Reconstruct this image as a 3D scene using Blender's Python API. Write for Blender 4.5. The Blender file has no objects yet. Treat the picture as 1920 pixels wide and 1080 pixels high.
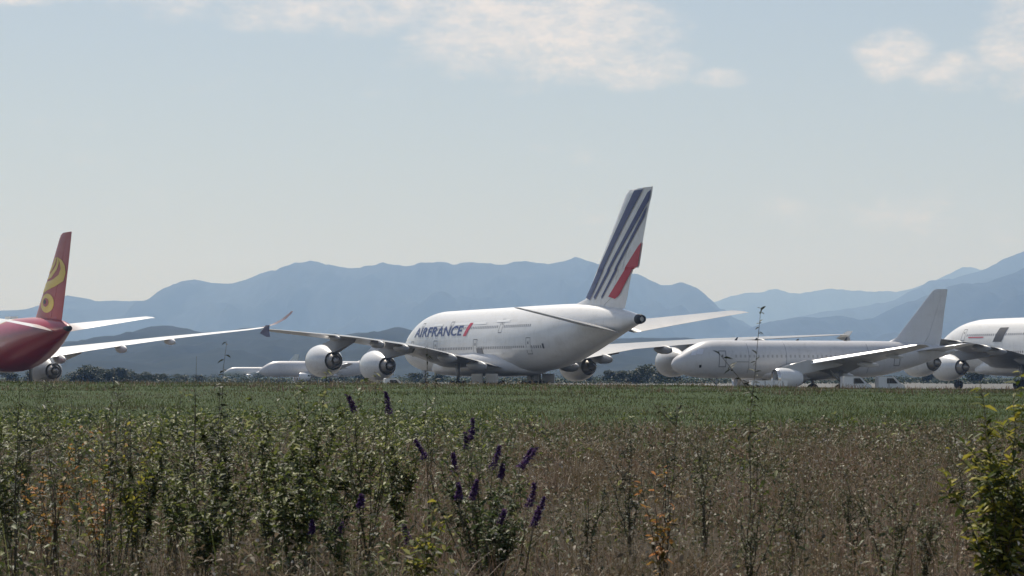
import bpy, bmesh, math, random
import numpy as np
from mathutils import Vector, noise, Matrix
sc = bpy.context.scene
C = sc.collection
R = math.radians
random.seed(5)
rng = np.random.default_rng(11)

# ------------------------------------------------------------------ camera, sky, sun, exposure
FPX, HOR, CZ = 4240.0, 705.0, 2.0            # focal length in photo pixels, horizon row, eye height
cam = bpy.data.objects.new('camera', bpy.data.cameras.new('camera'))
C.objects.link(cam); sc.camera = cam
cam.data.sensor_width = 36.0
cam.data.lens = 36.0 * FPX / 1920.0
cam.data.clip_start = 0.5; cam.data.clip_end = 90000
cam.location = (0, 0, CZ)
cam.rotation_euler = (R(90) + math.atan((HOR - 540) / FPX), 0, 0)
cam.data.dof.use_dof = True; cam.data.dof.focus_distance = 240; cam.data.dof.aperture_fstop = 9.0

SUN_EL, SUN_AZ = 52.0, -18.0                  # azimuth measured clockwise from +Y (view direction)
world = bpy.data.worlds.new('World'); sc.world = world; world.use_nodes = True
wn, wl = world.node_tree.nodes, world.node_tree.links
wn.clear()
def N(nt, t, **k):
    n = nt.nodes.new(t)
    for a, b in k.items(): setattr(n, a, b)
    return n
nt = world.node_tree
out = N(nt, 'ShaderNodeOutputWorld'); bg = N(nt, 'ShaderNodeBackground')
sky = N(nt, 'ShaderNodeTexSky', sky_type='NISHITA', sun_disc=False)
sky.sun_elevation = R(SUN_EL); sky.sun_rotation = R(SUN_AZ)
sky.air_density = 1.0; sky.dust_density = 0.9; sky.ozone_density = 1.2; sky.altitude = 300
SKY_STR = 0.074
bg.inputs[1].default_value = SKY_STR
# thin clouds: noise on the sky direction, projected on a high cloud layer
geo = N(nt, 'ShaderNodeTexCoord')
sep = N(nt, 'ShaderNodeSeparateXYZ'); wl.new(geo.outputs['Generated'], sep.inputs[0])
def math_(nt, op, a, b=None, clamp=False):
    n = N(nt, 'ShaderNodeMath', operation=op, use_clamp=clamp)
    for i, v in enumerate((a, b)):
        if v is None: continue
        if isinstance(v, (int, float)): n.inputs[i].default_value = v
        else: nt.links.new(v, n.inputs[i])
    return n.outputs[0]
def mapr(nt, v, a, b, c=0.0, d=1.0, smooth=True):
    n = N(nt, 'ShaderNodeMapRange', interpolation_type='SMOOTHSTEP' if smooth else 'LINEAR')
    nt.links.new(v, n.inputs[0])
    for i, x in enumerate((a, b, c, d)): n.inputs[i + 1].default_value = x
    return n.outputs[0]
az = math_(nt, 'ARCTAN2', sep.outputs[0], sep.outputs[1])
el = math_(nt, 'ARCSINE', sep.outputs[2])
cv = N(nt, 'ShaderNodeCombineXYZ')
wl.new(math_(nt, 'MULTIPLY', az, 1.0), cv.inputs[0]); wl.new(math_(nt, 'MULTIPLY', el, 1.9), cv.inputs[1])
def nz(nt, vec, scale, detail=6, rough=0.55, off=(0, 0, 0)):
    m = N(nt, 'ShaderNodeMapping'); nt.links.new(vec, m.inputs[0]); m.inputs[1].default_value = off
    n = N(nt, 'ShaderNodeTexNoise'); nt.links.new(m.outputs[0], n.inputs[0])
    n.inputs['Scale'].default_value = scale; n.inputs['Detail'].default_value = detail; n.inputs['Roughness'].default_value = rough
    return n.outputs['Fac']
fine = nz(nt, cv.outputs[0], 26, 12, 0.70, (3.1, 1.7, 0))
mid = nz(nt, cv.outputs[0], 11, 4, 0.5, (1.3, 4.1, 0))
fine = math_(nt, 'ADD', math_(nt, 'MULTIPLY', fine, 0.62), math_(nt, 'MULTIPLY', mid, 0.42))
big = nz(nt, cv.outputs[0], 5.5, 4, 0.5, (7.3, 2.2, 0))
# banks of cloud that hang in the sky ahead: (azimuth, elevation, half width, half height, weight), radians
banks = [(-0.095, 0.172, 0.085, 0.022, 1.0), (0.018, 0.150, 0.062, 0.022, 1.05), (0.052, 0.138, 0.030, 0.013, .9), (0.0, 0.170, 0.06, 0.02, 1.0), (-0.21, 0.166, 0.03, 0.006, .8), (-0.17, 0.172, 0.03, 0.010, .8), (0.092, 0.131, 0.014, 0.005, .7),
         (0.167, 0.141, 0.018, 0.011, .95), (0.196, 0.131, 0.018, 0.010, .8), (0.225, 0.140, 0.024, 0.022, 1.0), (0.24, 0.175, 0.03, 0.03, 1.0), (0.12, 0.075, 0.09, 0.012, .30)]
mask = None
for a0, e0, wa, we, wt in banks:
    dx = math_(nt, 'DIVIDE', math_(nt, 'SUBTRACT', az, a0), wa); dy = math_(nt, 'DIVIDE', math_(nt, 'SUBTRACT', el, e0), we)
    g = math_(nt, 'ADD', math_(nt, 'MULTIPLY', dx, dx), math_(nt, 'MULTIPLY', dy, dy))
    g = math_(nt, 'MULTIPLY', mapr(nt, g, 2.0, 0.0, 0, 1), wt)
    mask = g if mask is None else math_(nt, 'MAXIMUM', mask, g)
elsewhere = math_(nt, 'MULTIPLY', mapr(nt, el, 0.24, 0.40, 0, 0.75), mapr(nt, big, .42, .62))
mask = math_(nt, 'MAXIMUM', mask, elsewhere)
veil = N(nt, 'ShaderNodeMix', data_type='RGBA'); wl.new(mapr(nt, el, 0.30, 0.0, .10, .66, False), veil.inputs[0])
wl.new(sky.outputs[0], veil.inputs[6]); veil.inputs[7].default_value = (5.9, 6.1, 6.4, 1)
dens = math_(nt, 'ADD', math_(nt, 'MULTIPLY', mask, 1.0), math_(nt, 'MULTIPLY', math_(nt, 'SUBTRACT', fine, 0.53), 3.8))
dens = mapr(nt, dens, 0.24, 1.2, 0, 0.92)
wisp = nz(nt, cv.outputs[0], 85, 8, 0.72, (9.1, 3.3, 0))
dens = math_(nt, 'MULTIPLY', dens, mapr(nt, wisp, .34, .62, .42, 1.0))
mix = N(nt, 'ShaderNodeMix', data_type='RGBA')
wl.new(dens, mix.inputs[0]); wl.new(veil.outputs[2], mix.inputs[6]); mix.inputs[7].default_value = (10.4, 9.7, 9.4, 1)
wl.new(mix.outputs[2], bg.inputs[0]); wl.new(bg.outputs[0], out.inputs[0])

sun = bpy.data.objects.new('sun', bpy.data.lights.new('sun', 'SUN')); C.objects.link(sun)
sun.data.energy = 4.4; sun.data.angle = R(0.53); sun.data.color = (1.0, 0.95, 0.87)
sd = Vector((math.sin(R(SUN_AZ)) * math.cos(R(SUN_EL)), math.cos(R(SUN_AZ)) * math.cos(R(SUN_EL)), math.sin(R(SUN_EL))))
sun.rotation_euler = (-sd).to_track_quat('-Z', 'Y').to_euler(); sun.location = (0, 0, 60)
vs = sc.view_settings; vs.view_transform = 'Standard'; vs.look = 'None'; vs.gamma = 1; vs.exposure = 0.22
sc.cycles.volume_bounces = 1; sc.cycles.max_bounces = 8; sc.cycles.diffuse_bounces = 3; sc.cycles.transparent_max_bounces = 4
sc.cycles.sample_clamp_indirect = 4.0

# ------------------------------------------------------------------ helpers
def at(px, py, D):                            # photo pixel at ground distance D -> world point
    return Vector(((px - 960) / FPX * D, D, CZ + (HOR - py) / FPX * D))
def link(name, me, mat=None, parent=None, smooth=True):
    o = bpy.data.objects.new(name, me); C.objects.link(o)
    if mat is not None: me.materials.append(mat)
    if parent is not None: o.parent = parent
    if smooth and len(me.polygons): me.polygons.foreach_set('use_smooth', [True] * len(me.polygons))
    return o
def mesh(name, v, f, mat=None, parent=None, smooth=True):
    me = bpy.data.meshes.new(name); me.from_pydata([tuple(p) for p in v], [], f); me.update()
    return link(name, me, mat, parent, smooth)
def tag(o, label=None, cat=None, group=None, kind=None):
    for k, v in (('label', label), ('category', cat), ('group', group), ('kind', kind)):
        if v: o[k] = v
    return o
def empty(name, loc, rz, label, cat, group=None):
    o = bpy.data.objects.new(name, None); C.objects.link(o); o.location = loc; o.rotation_euler = (0, 0, rz)
    o.empty_display_size = 0.5
    return tag(o, label, cat, group)
class MB:
    def __init__(s): s.v = []; s.f = []
    def rings(s, rs, cap0=True, cap1=True, closed=True):
        b = len(s.v); n = len(rs[0])
        for r in rs: s.v += [tuple(p) for p in r]
        for i in range(len(rs) - 1):
            for j in range(n if closed else n - 1):
                k = (j + 1) % n
                s.f.append((b + i * n + j, b + i * n + k, b + (i + 1) * n + k, b + (i + 1) * n + j))
        if cap0: s.f.append(tuple(b + j for j in range(n))[::-1])
        if cap1: s.f.append(tuple(b + (len(rs) - 1) * n + j for j in range(n)))
    def box(s, c, d, rz=0):
        cx, cy, cz = c; hx, hy, hz = (q / 2 for q in d); cs, sn = math.cos(rz), math.sin(rz)
        rr = []
        for z in (cz - hz, cz + hz):
            rr.append([(cx + x * cs - y * sn, cy + x * sn + y * cs, z) for x, y in ((-hx, -hy), (hx, -hy), (hx, hy), (-hx, hy))])
        s.rings(rr)
    def tube(s, p, q, r0, r1=None, n=10):
        p, q = Vector(p), Vector(q); r1 = r0 if r1 is None else r1
        d = (q - p).normalized(); u = d.orthogonal().normalized(); w = d.cross(u)
        s.rings([[o + (u * math.cos(t) + w * math.sin(t)) * r for t in [2 * math.pi * i / n for i in range(n)]] for o, r in ((p, r0), (q, r1))])
    def lathe_x(s, prof, c, n=32, cap0=True, cap1=True, sy=1.0, bend=0.0):
        rs = []
        for x, r in prof:
            rs.append([(c[0] + x, c[1] + r * math.cos(t) * sy, c[2] + r * math.sin(t) + bend * x) for t in [2 * math.pi * i / n for i in range(n)]])
        s.rings(rs, cap0, cap1)
    def build(s, name, mat, parent=None, smooth=True, autosmooth=None):
        o = mesh(name, s.v, s.f, mat, parent, smooth)
        me = o.data
        bm = bmesh.new(); bm.from_mesh(me); bmesh.ops.recalc_face_normals(bm, faces=bm.faces)
        if autosmooth:
            for e in bm.edges:
                if len(e.link_faces) == 2 and e.calc_face_angle(0) > R(autosmooth): e.smooth = False
        bm.to_mesh(me); bm.free()
        return o

# ------------------------------------------------------------------ materials
def mat(name, col=None, rough=0.5, metal=0.0, coat=0.0, spec=0.5):
    m = bpy.data.materials.new(name); m.use_nodes = True
    b = m.node_tree.nodes['Principled BSDF']
    if col: b.inputs['Base Color'].default_value = (*col, 1)
    b.inputs['Roughness'].default_value = rough; b.inputs['Metallic'].default_value = metal
    b.inputs['Coat Weight'].default_value = coat; b.inputs['Specular IOR Level'].default_value = spec
    return m, m.node_tree, b
def ramp(nt, fac, stops):
    r = N(nt, 'ShaderNodeValToRGB'); nt.links.new(fac, r.inputs[0])
    e = r.color_ramp.elements
    while len(e) < len(stops): e.new(0.5)
    for i, (p, c) in enumerate(stops): e[i].position = p; e[i].color = (*c, 1)
    return r.outputs[0]
def paint(name, col, rough=0.33, dirt=0.10, coat=0.25, streak=True):
    m, nt, b = mat(name, col, rough, 0, coat)
    tc = N(nt, 'ShaderNodeTexCoord')
    mp = N(nt, 'ShaderNodeMapping'); nt.links.new(tc.outputs['Object'], mp.inputs[0]); mp.inputs[3].default_value = (0.35, 1, 0.9)
    n1 = nz(nt, mp.outputs[0], 0.9, 8, 0.65)
    mp2 = N(nt, 'ShaderNodeMapping'); nt.links.new(tc.outputs['Object'], mp2.inputs[0]); mp2.inputs[3].default_value = (2.2, 2.2, 0.22)
    n2 = nz(nt, mp2.outputs[0], 1.6, 5, 0.6, (2, 5, 1))
    f = math_(nt, 'MULTIPLY', mapr(nt, n1, .42, .75), dirt * 1.4)
    f = math_(nt, 'ADD', f, math_(nt, 'MULTIPLY', mapr(nt, n2, .48, .8), dirt * 1.6))
    mx = N(nt, 'ShaderNodeMix', data_type='RGBA'); nt.links.new(f, mx.inputs[0])
    mx.inputs[6].default_value = (*col, 1); mx.inputs[7].default_value = (col[0] * .45, col[1] * .42, col[2] * .38, 1)
    nt.links.new(mx.outputs[2], b.inputs['Base Color'])
    nt.links.new(math_(nt, 'ADD', math_(nt, 'MULTIPLY', n1, 0.3), rough - .1), b.inputs['Roughness'])
    return m
M_WHITE = paint('white_paint', (.77, .765, .76), dirt=.15)
M_OLDWHITE = paint('weathered_white_paint', (.66, .655, .66), dirt=.16)
M_GREY = paint('wing_grey', (.33, .33, .335), .34, .16, .2)
M_UNDER = paint('pylon_grey', (.15, .15, .16), .45, .2, .1)
M_UNDER2 = paint('dull_nacelle_grey', (.38, .38, .39), .4, .2, .1)  # darker, duller grey than the white nacelles, with mottled dirt
M_ENG = paint('nacelle_white', (.78, .78, .78), .25, .08, .4)
M_NAVY = paint('navy_paint', (.016, .030, .150), .35, .05)
M_RED = paint('red_paint', (.50, .018, .045), .35, .05)
M_DRED = paint('crimson_paint', (.36, .010, .022), .38, .12)
M_GOLD = paint('gold_paint', (.72, .50, .06), .4, .1)
M_WLET = paint('winglet_red', (.13, .06, .055), .3, .08)
M_METAL = mat('bare_metal', (.62, .61, .60), .22, 1.0)[0]
M_HOT = mat('burnt_metal', (.34, .32, .30), .5, .7)[0]
M_DARK = mat('dark_opening', (.012, .012, .014), .5)[0]
M_GLASS = mat('cockpit_glass', (.015, .018, .022), .08, 0, .5)[0]
M_TYRE = mat('tyre_rubber', (.02, .02, .021), .85)[0]
M_STEEL = mat('strut_steel', (.4, .4, .41), .4, .6)[0]
M_DGREY = mat('dark_grey_paint', (.07, .07, .075), .5)[0]
M_LINE = mat('panel_line', (.20, .20, .21), .6)[0]
M_COVER = mat('window_cover', (.40, .39, .39), .5)[0]
M_SHADE = mat('window_blind', (.20, .20, .22), .3)[0]
M_PALE = paint('pale_patch', (.86, .86, .85), .35, .03)
M_VAN = paint('van_white', (.80, .80, .79), .35, .10)
M_LAMPG = mat('amber_plastic', (.7, .3, .05), .3)[0]

# ------------------------------------------------------------------ structure: ground, apron, mountains
def crest(x):                                 # height of the low grassy rise in front of the apron
    return float(np.interp(x, [-400, -45, 0, 45, 400], [1.45, 1.45, 1.28, 0.72, 0.55]))
def sm(t): t = min(1, max(0, t)); return t * t * (3 - 2 * t)
def ground_z(x, y):
    if y < 20 or y > 214: base = 0.0
    elif y <= 188: base = crest(x) * sm((y - 88) / 100)
    else: base = crest(x) * (1 - sm((y - 196) / 18))
    n = 0
    if 5 < y < 213: n = 0.10 * noise.noise(Vector((x * .11, y * .11, 0))) + 0.05 * noise.noise(Vector((x * .5, y * .5, 3)))
    return base + n
ys = [-40000, -8000, -800, -60, -10] + list(np.arange(0, 90, 1.5)) + list(np.arange(90, 220, 2.5)) + [225, 260, 400, 800, 2000, 5000, 12000, 30000, 60000]
xs = [-60000, -20000, -6000, -1500, -400, -150] + list(np.arange(-80, 80.1, 2.0)) + [150, 400, 1500, 6000, 20000, 60000]
gv = [(x, y, ground_z(x, y)) for y in ys for x in xs]; nx = len(xs)
gf = [(j * nx + i, j * nx + i + 1, (j + 1) * nx + i + 1, (j + 1) * nx + i) for j in range(len(ys) - 1) for i in range(nx - 1)]
m, nt, b = mat('ground_soil_grass', None, .95, spec=.1)
tc = N(nt, 'ShaderNodeTexCoord'); sp = N(nt, 'ShaderNodeSeparateXYZ'); nt.links.new(tc.outputs['Object'], sp.inputs[0])
n1 = nz(nt, tc.outputs['Object'], .35, 8, .65); n2 = nz(nt, tc.outputs['Object'], 3.5, 6, .6)
brown = ramp(nt, n2, [(.3, (.020, .016, .010)), (.55, (.05, .038, .024)), (.8, (.085, .066, .045))])
green = ramp(nt, n2, [(.3, (.026, .042, .012)), (.6, (.042, .064, .018)), (.85, (.07, .08, .03))])
gm = N(nt, 'ShaderNodeMix', data_type='RGBA')
edge = math_(nt, 'ADD', sp.outputs[1], math_(nt, 'MULTIPLY', n1, 26))
nt.links.new(mapr(nt, edge, 62, 84), gm.inputs[0]); nt.links.new(brown, gm.inputs[6]); nt.links.new(green, gm.inputs[7])
nt.links.new(gm.outputs[2], b.inputs['Base Color'])
tag(mesh('ground', gv, gf, m), 'rough dry grassland in front of the parked airliners', None, kind='structure')

m, nt, b = mat('apron_concrete', None, .8)
tc = N(nt, 'ShaderNodeTexCoord'); n1 = nz(nt, tc.outputs['Object'], .08, 8, .6)
nt.links.new(ramp(nt, n1, [(.3, (.05, .048, .045)), (.7, (.10, .097, .09))]), b.inputs['Base Color'])
tag(mesh('apron', [(-900, 216, .012), (900, 216, .012), (900, 720, .012), (-900, 720, .012)], [(0, 1, 2, 3)], m), 'grey parking apron under the airliners', None, kind='structure')

def forest_mat(name, c0, c1, sc_):
    m, nt, b = mat(name, None, .95, spec=.05)
    tc = N(nt, 'ShaderNodeTexCoord'); n = nz(nt, tc.outputs['Object'], sc_, 9, .65)
    nt.links.new(ramp(nt, n, [(.35, c0), (.68, c1)]), b.inputs['Base Color'])
    return m
M_MTN = forest_mat('mountain_forest', (.008, .012, .018), (.028, .034, .040), .003)
M_HILL = forest_mat('hill_forest', (.014, .020, .020), (.030, .038, .034), .01)
def range_(name, label, D, pts, depth, back, m, rough=.30, nx=520, nd=40, seed=0.0, x0=-900, x1=2820):
    px = np.linspace(x0, x1, nx); P = np.array(pts, float)
    ry = np.interp(px, P[:, 0], P[:, 1])
    v, f = [], []
    for j in range(nd + 1):
        t = j / nd
        for i in range(nx):
            X = (px[i] - 960) / FPX * D
            Hh = CZ + (HOR - ry[i]) / FPX * D
            Hh += .025 * Hh * noise.fractal(Vector((X / (D * .012), seed, 0)), 1.0, 2.0, 5)
            u = t / .82
            if u <= 1:
                y = D - depth * (1 - u); s = u ** 1.25
                w = math.sin(math.pi * min(1, u)) ** .7
            else:
                y = D + back * (t - .82) / .18; s = 1 - .75 * (t - .82) / .18; w = 0.0
            q = noise.fractal(Vector((X / (D * .03), y / (D * .09), seed)), .9, 2.1, 6)
            z = Hh * s * (1 + 0.0 * q) + Hh * rough * w * q
            v.append((X, y, max(z, -5) if j else -20))
    for j in range(nd):
        for i in range(nx - 1):
            f.append((j * nx + i, j * nx + i + 1, (j + 1) * nx + i + 1, (j + 1) * nx + i))
    return tag(mesh(name, v, f, m), label, None, kind='structure')
range_('mountain_range', 'long blue mountain ridge behind the striped tail fin', 12000,
    [(-900, 590), (-300, 570), (0, 580), (60, 574), (100, 566), (130, 550), (150, 553), (175, 560), (210, 562), (270, 560), (300, 548), (350, 530), (378, 524), (430, 527), (470, 518), (520, 506), (550, 493), (580, 487), (610, 490), (640, 497), (680, 500), (720, 495), (760, 500), (800, 491), (830, 488), (850, 496), (900, 490), (940, 497), (980, 488), (1040, 487), (1080, 478), (1110, 485), (1130, 491), (1190, 508), (1240, 535), (1275, 532), (1300, 540), (1330, 562), (1350, 582), (1400, 606), (1460, 650), (1520, 700), (1600, 716), (2900, 716)],
    3800, 1500, M_MTN, seed=1.3)
range_('mountain_range', 'pale distant mountains fading into haze right of the striped fin', 17500,
    [(-900, 640), (1100, 640), (1250, 585), (1340, 562), (1400, 548), (1450, 541), (1500, 545), (1560, 537), (1600, 541), (1650, 546), (1700, 540), (1760, 520), (1800, 500), (1900, 495), (2100, 520), (2800, 520)],
    3500, 1500, M_MTN, seed=4.2, x0=800)
range_('mountain_range', 'high blue mountain slope rising at the right edge', 13000,
    [(1200, 716), (1380, 650), (1440, 606), (1500, 590), (1600, 575), (1680, 560), (1720, 540), (1745, 524), (1800, 516), (1850, 502), (1885, 482), (1920, 465), (2050, 425), (2300, 430), (2900, 450)],
    3500, 1500, M_MTN, seed=7.7, x0=1200)
range_('mountain_range', 'darker blue shoulder of mountain behind the plain grey fin', 9500,
    [(1250, 716), (1380, 625), (1440, 600), (1520, 592), (1570, 590), (1600, 598), (1640, 594), (1680, 574), (1720, 560), (1760, 540), (1790, 531), (1860, 525), (1900, 508), (1920, 498), (2050, 440), (2300, 420), (2900, 450)],
    3200, 2000, M_MTN, seed=9.1, x0=1200)
range_('foothills', 'low dark blue foothills right behind the airfield', 3600,
    [(-900, 600), (-200, 615), (0, 622), (130, 640), (200, 634), (250, 624), (290, 612), (315, 608), (340, 613), (380, 622), (430, 620), (470, 614), (500, 612), (540, 618), (620, 626), (700, 620), (745, 611), (790, 622), (900, 640), (1050, 640), (1200, 632), (1300, 634), (1500, 640), (1700, 640), (1900, 625), (2900, 600)],
    1500, 900, M_HILL, seed=12.4)

# ------------------------------------------------------------------ airliners
class Plane:
    """local x runs forward from the tail end (shifted by -L/2), y to the left wing, z up from the ground"""
    def __init__(s, spec, name, loc, rz, label, cat='airliner', group=None):
        s.S = spec; s.off = spec['L'] / 2; s.root = empty(name, loc, rz, label, cat, group)
        s.st = sorted(spec['fus'])
        s.mats = dict(body=M_WHITE, wing=M_GREY, fin=M_WHITE, eng=M_ENG); s.mats.update(spec.get('mats', {}))
    def P(s, a, y, z): return (a - s.off, y, z)
    def prof(s, a):
        A = [q[0] for q in s.st]
        return [float(np.interp(a, A, [q[k] for q in s.st])) for k in (1, 2, 3, 4)]   # halfwidth, zmid, ztop, zbot
    def dense(s):
        # smooth (Catmull-Rom) resampling of the station table
        st = s.st; outp = []
        for i in range(len(st) - 1):
            p0 = st[max(0, i - 1)]; p1 = st[i]; p2 = st[i + 1]; p3 = st[min(len(st) - 1, i + 2)]
            n = 6
            for k in range(n):
                t = k / n; row = [p1[0] + (p2[0] - p1[0]) * t]
                for c in (1, 2, 3, 4):
                    dx = p2[0] - p1[0]
                    m1 = (p2[c] - p0[c]) / max(1e-6, p2[0] - p0[0]) * dx; m2 = (p3[c] - p1[c]) / max(1e-6, p3[0] - p1[0]) * dx
                    d = p2[c] - p1[c]
                    if d == 0: m1 = m2 = 0
                    else:
                        if m1 / d < 0: m1 = 0
                        if m2 / d < 0: m2 = 0
                        m1 = math.copysign(min(abs(m1), 3 * abs(d)), d); m2 = math.copysign(min(abs(m2), 3 * abs(d)), d)
                    row.append((2 * t ** 3 - 3 * t * t + 1) * p1[c] + (t ** 3 - 2 * t * t + t) * m1 + (-2 * t ** 3 + 3 * t * t) * p2[c] + (t ** 3 - t * t) * m2)
                outp.append(row)
        outp.append(list(st[-1]))
        return outp
    def ring(s, row, n=56):
        a, w, zm, zt, zb = row; r = []
        for i in range(n):
            t = 2 * math.pi * i / n; sn, cs = math.sin(t), math.cos(t)
            r.append(s.P(a, w * cs, zm + (zt - zm) * sn if sn > 0 else zm + (zm - zb) * sn))
        return r
    def fuselage(s):
        s.D = s.dense(); mb = MB(); mb.rings([s.ring(r) for r in s.D])
        s.fus = mb.build('fuselage', s.mats['body'], s.root)
    def side(s, a, z, sgn=1, off=.012):
        A = [r[0] for r in s.D]; w, zm, zt, zb = [float(np.interp(a, A, [r[k] for r in s.D])) for k in (1, 2, 3, 4)]
        h = zt - zm if z > zm else zm - zb
        q = min(.999, abs(z - zm) / h)
        return s.P(a, sgn * (w * math.sqrt(1 - q * q) + off), z)
    def patch(s, name, a0, a1, z0, z1, m, sgn=1, off=.012, skew=0.0, na=8, nz_=6, th=.02):
        v, f = [], []
        for o_ in (off, off + th):
            for j in range(nz_ + 1):
                for i in range(na + 1):
                    z = z0 + (z1 - z0) * j / nz_
                    v.append(s.side(a0 + (a1 - a0) * i / na - skew * (j / nz_), z, sgn, o_))
        w = na + 1
        for j in range(nz_):
            for i in range(na):
                b0 = w * (nz_ + 1)
                f.append((b0 + j * w + i, b0 + j * w + i + 1, b0 + (j + 1) * w + i + 1, b0 + (j + 1) * w + i))
        return mesh(name, v, f, m, s.root)
    def door(s, a, z0, w, h, sgn=1, fill=None):
        """outline of a closed door: a thin proud frame that follows the hull"""
        mb = MB(); t = .09
        def quad(a0, a1, z0_, z1_):
            n = 5; b0 = len(mb.v)
            for k in range(n + 1):
                z = z0_ + (z1_ - z0_) * k / n
                mb.v += [s.side(a0, z, sgn, .014), s.side(a1, z, sgn, .014)]
            for k in range(n): mb.f.append((b0 + 2 * k, b0 + 2 * k + 1, b0 + 2 * k + 3, b0 + 2 * k + 2))
        quad(a, a + t, z0, z0 + h); quad(a + w - t, a + w, z0, z0 + h); quad(a + t, a + w - t, z0, z0 + t); quad(a + t, a + w - t, z0 + h - t, z0 + h)
        quad(a + w * .4, a + w * .62, z0 + h * .6, z0 + h * .76)
        return mesh('door', mb.v, mb.f, fill or M_LINE, s.root)
    def airfoil(s, t, n=14, camber=.02, droop=0.0):
        u, l = [], []
        for i in range(n + 1):
            x = .5 * (1 - math.cos(math.pi * i / n))
            yt = t / .2 * (.2969 * math.sqrt(x) - .126 * x - .3516 * x * x + .2843 * x ** 3 - .1036 * x ** 4) * .5 * 2 / 2
            yc = camber * 4 * x * (1 - x) - s.S.get('nose', 0) * (max(0, .17 - x) / .17) ** 1.5 - droop * max(0, x - .62) ** 1.5 * 4
            u.append((x, yc + yt)); l.append((x, yc - yt))
        return u + l[::-1][1:-1]
    def wing_mesh(s, secs, sgn, t0=.13, t1=.10, tw0=4.0, tw1=-1.0, camber=.02, droop=.03, sub=4):
        """secs: (span, LE a, TE a, z of LE). returns rings"""
        rs = []; n = len(secs); ys_ = [q[0] for q in secs]
        grid = []
        for i in range(n - 1):
            for k in range(sub): grid.append(secs[i][0] + (secs[i + 1][0] - secs[i][0]) * k / sub)
        grid.append(ys_[-1])
        for y in grid:
            le, te, z = [float(np.interp(y, ys_, [q[k] for q in secs])) for k in (1, 2, 3)]
            q = (y - ys_[0]) / (ys_[-1] - ys_[0]); t = t0 + (t1 - t0) * q; tw = R(tw0 + (tw1 - tw0) * q); ch = le - te
            r = []
            for x, zz in s.airfoil(t, camber=camber, droop=droop):
                xx = x * ch; z_ = zz * ch
                r.append(s.P(le - (xx * math.cos(tw) + z_ * math.sin(tw) * -1), sgn * y, z - xx * math.sin(tw) + z_ * math.cos(tw)))
            rs.append(r)
        return rs
    def wing(s):
        w = s.S['wing']
        for sgn in (1, -1):
            w = s.S['wing'] if sgn < 0 or 'wing_left' not in s.S else s.S['wing_left']
            mb = MB(); mb.rings(s.wing_mesh(w, sgn, t0=s.S.get('tt', .13), tw0=s.S.get('tw0', 4), camber=s.S.get('camber', .02), droop=s.S.get('droop', .03)))
            wo = mb.build('wing', s.mats['wing'], s.root)
            # bare metal slats wrapped round the leading edge
            ws = [q for q in w if q[0] > w[0][0] + .5]
            lead = []
            for r in s.wing_mesh(w, sgn, t0=s.S.get('tt', .13), tw0=s.S.get('tw0', 4), camber=s.S.get('camber', .02), droop=s.S.get('droop', .03)):
                n = len(r); k = s.S.get('slat', 3)
                idx = [(-j) % n for j in range(k - 1, 0, -1)] + list(range(0, k + 1))
                c = Vector(r[0]); rr = []
                for j in idx:
                    p = Vector(r[j]); mid = (Vector(r[7]) + Vector(r[(-7) % n])) / 2
                    d = (p - mid); d.y = 0; rr.append(p + d.normalized() * .02)
                lead.append(rr)
            mb = MB(); mb.rings(lead[1:], False, False, closed=False); mb.build('leading_edge_slat', M_SLAT if s.S.get('metal_slat') else s.mats['wing'], wo)
            for (y, ln, rad) in s.S.get('fairings', []):
                te = float(np.interp(y, [q[0] for q in w], [q[2] for q in w])); z = s.wz(y, 1.0)
                mb = MB(); pr = [(-ln * .42, .02), (-ln * .34, rad * .55), (-ln * .15, rad * .9), (0.1 * ln, rad), (ln * .36, rad * .8), (ln * .52, rad * .3), (ln * .58, .02)]
                mb.lathe_x(pr, s.P(te + ln * .08, sgn * y, z - rad * .75), 14, sy=.6, bend=.045)
                mb.build('flap_track_fairing', s.mats['wing'], wo)
    def wz(s, y, frac):
        w = s.S['wing']; ys_ = [q[0] for q in w]
        le, te, z = [float(np.interp(y, ys_, [q[k] for q in w])) for k in (1, 2, 3)]
        q = (y - ys_[0]) / (ys_[-1] - ys_[0]); tw = s.S.get('tw0', 4) + (-1 - s.S.get('tw0', 4)) * q
        return z - (le - te) * frac * math.sin(R(tw)) - (le - te) * s.S.get('droop', .03) * .9 * (max(0, frac - .62) ** 1.5) * 4
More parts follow.
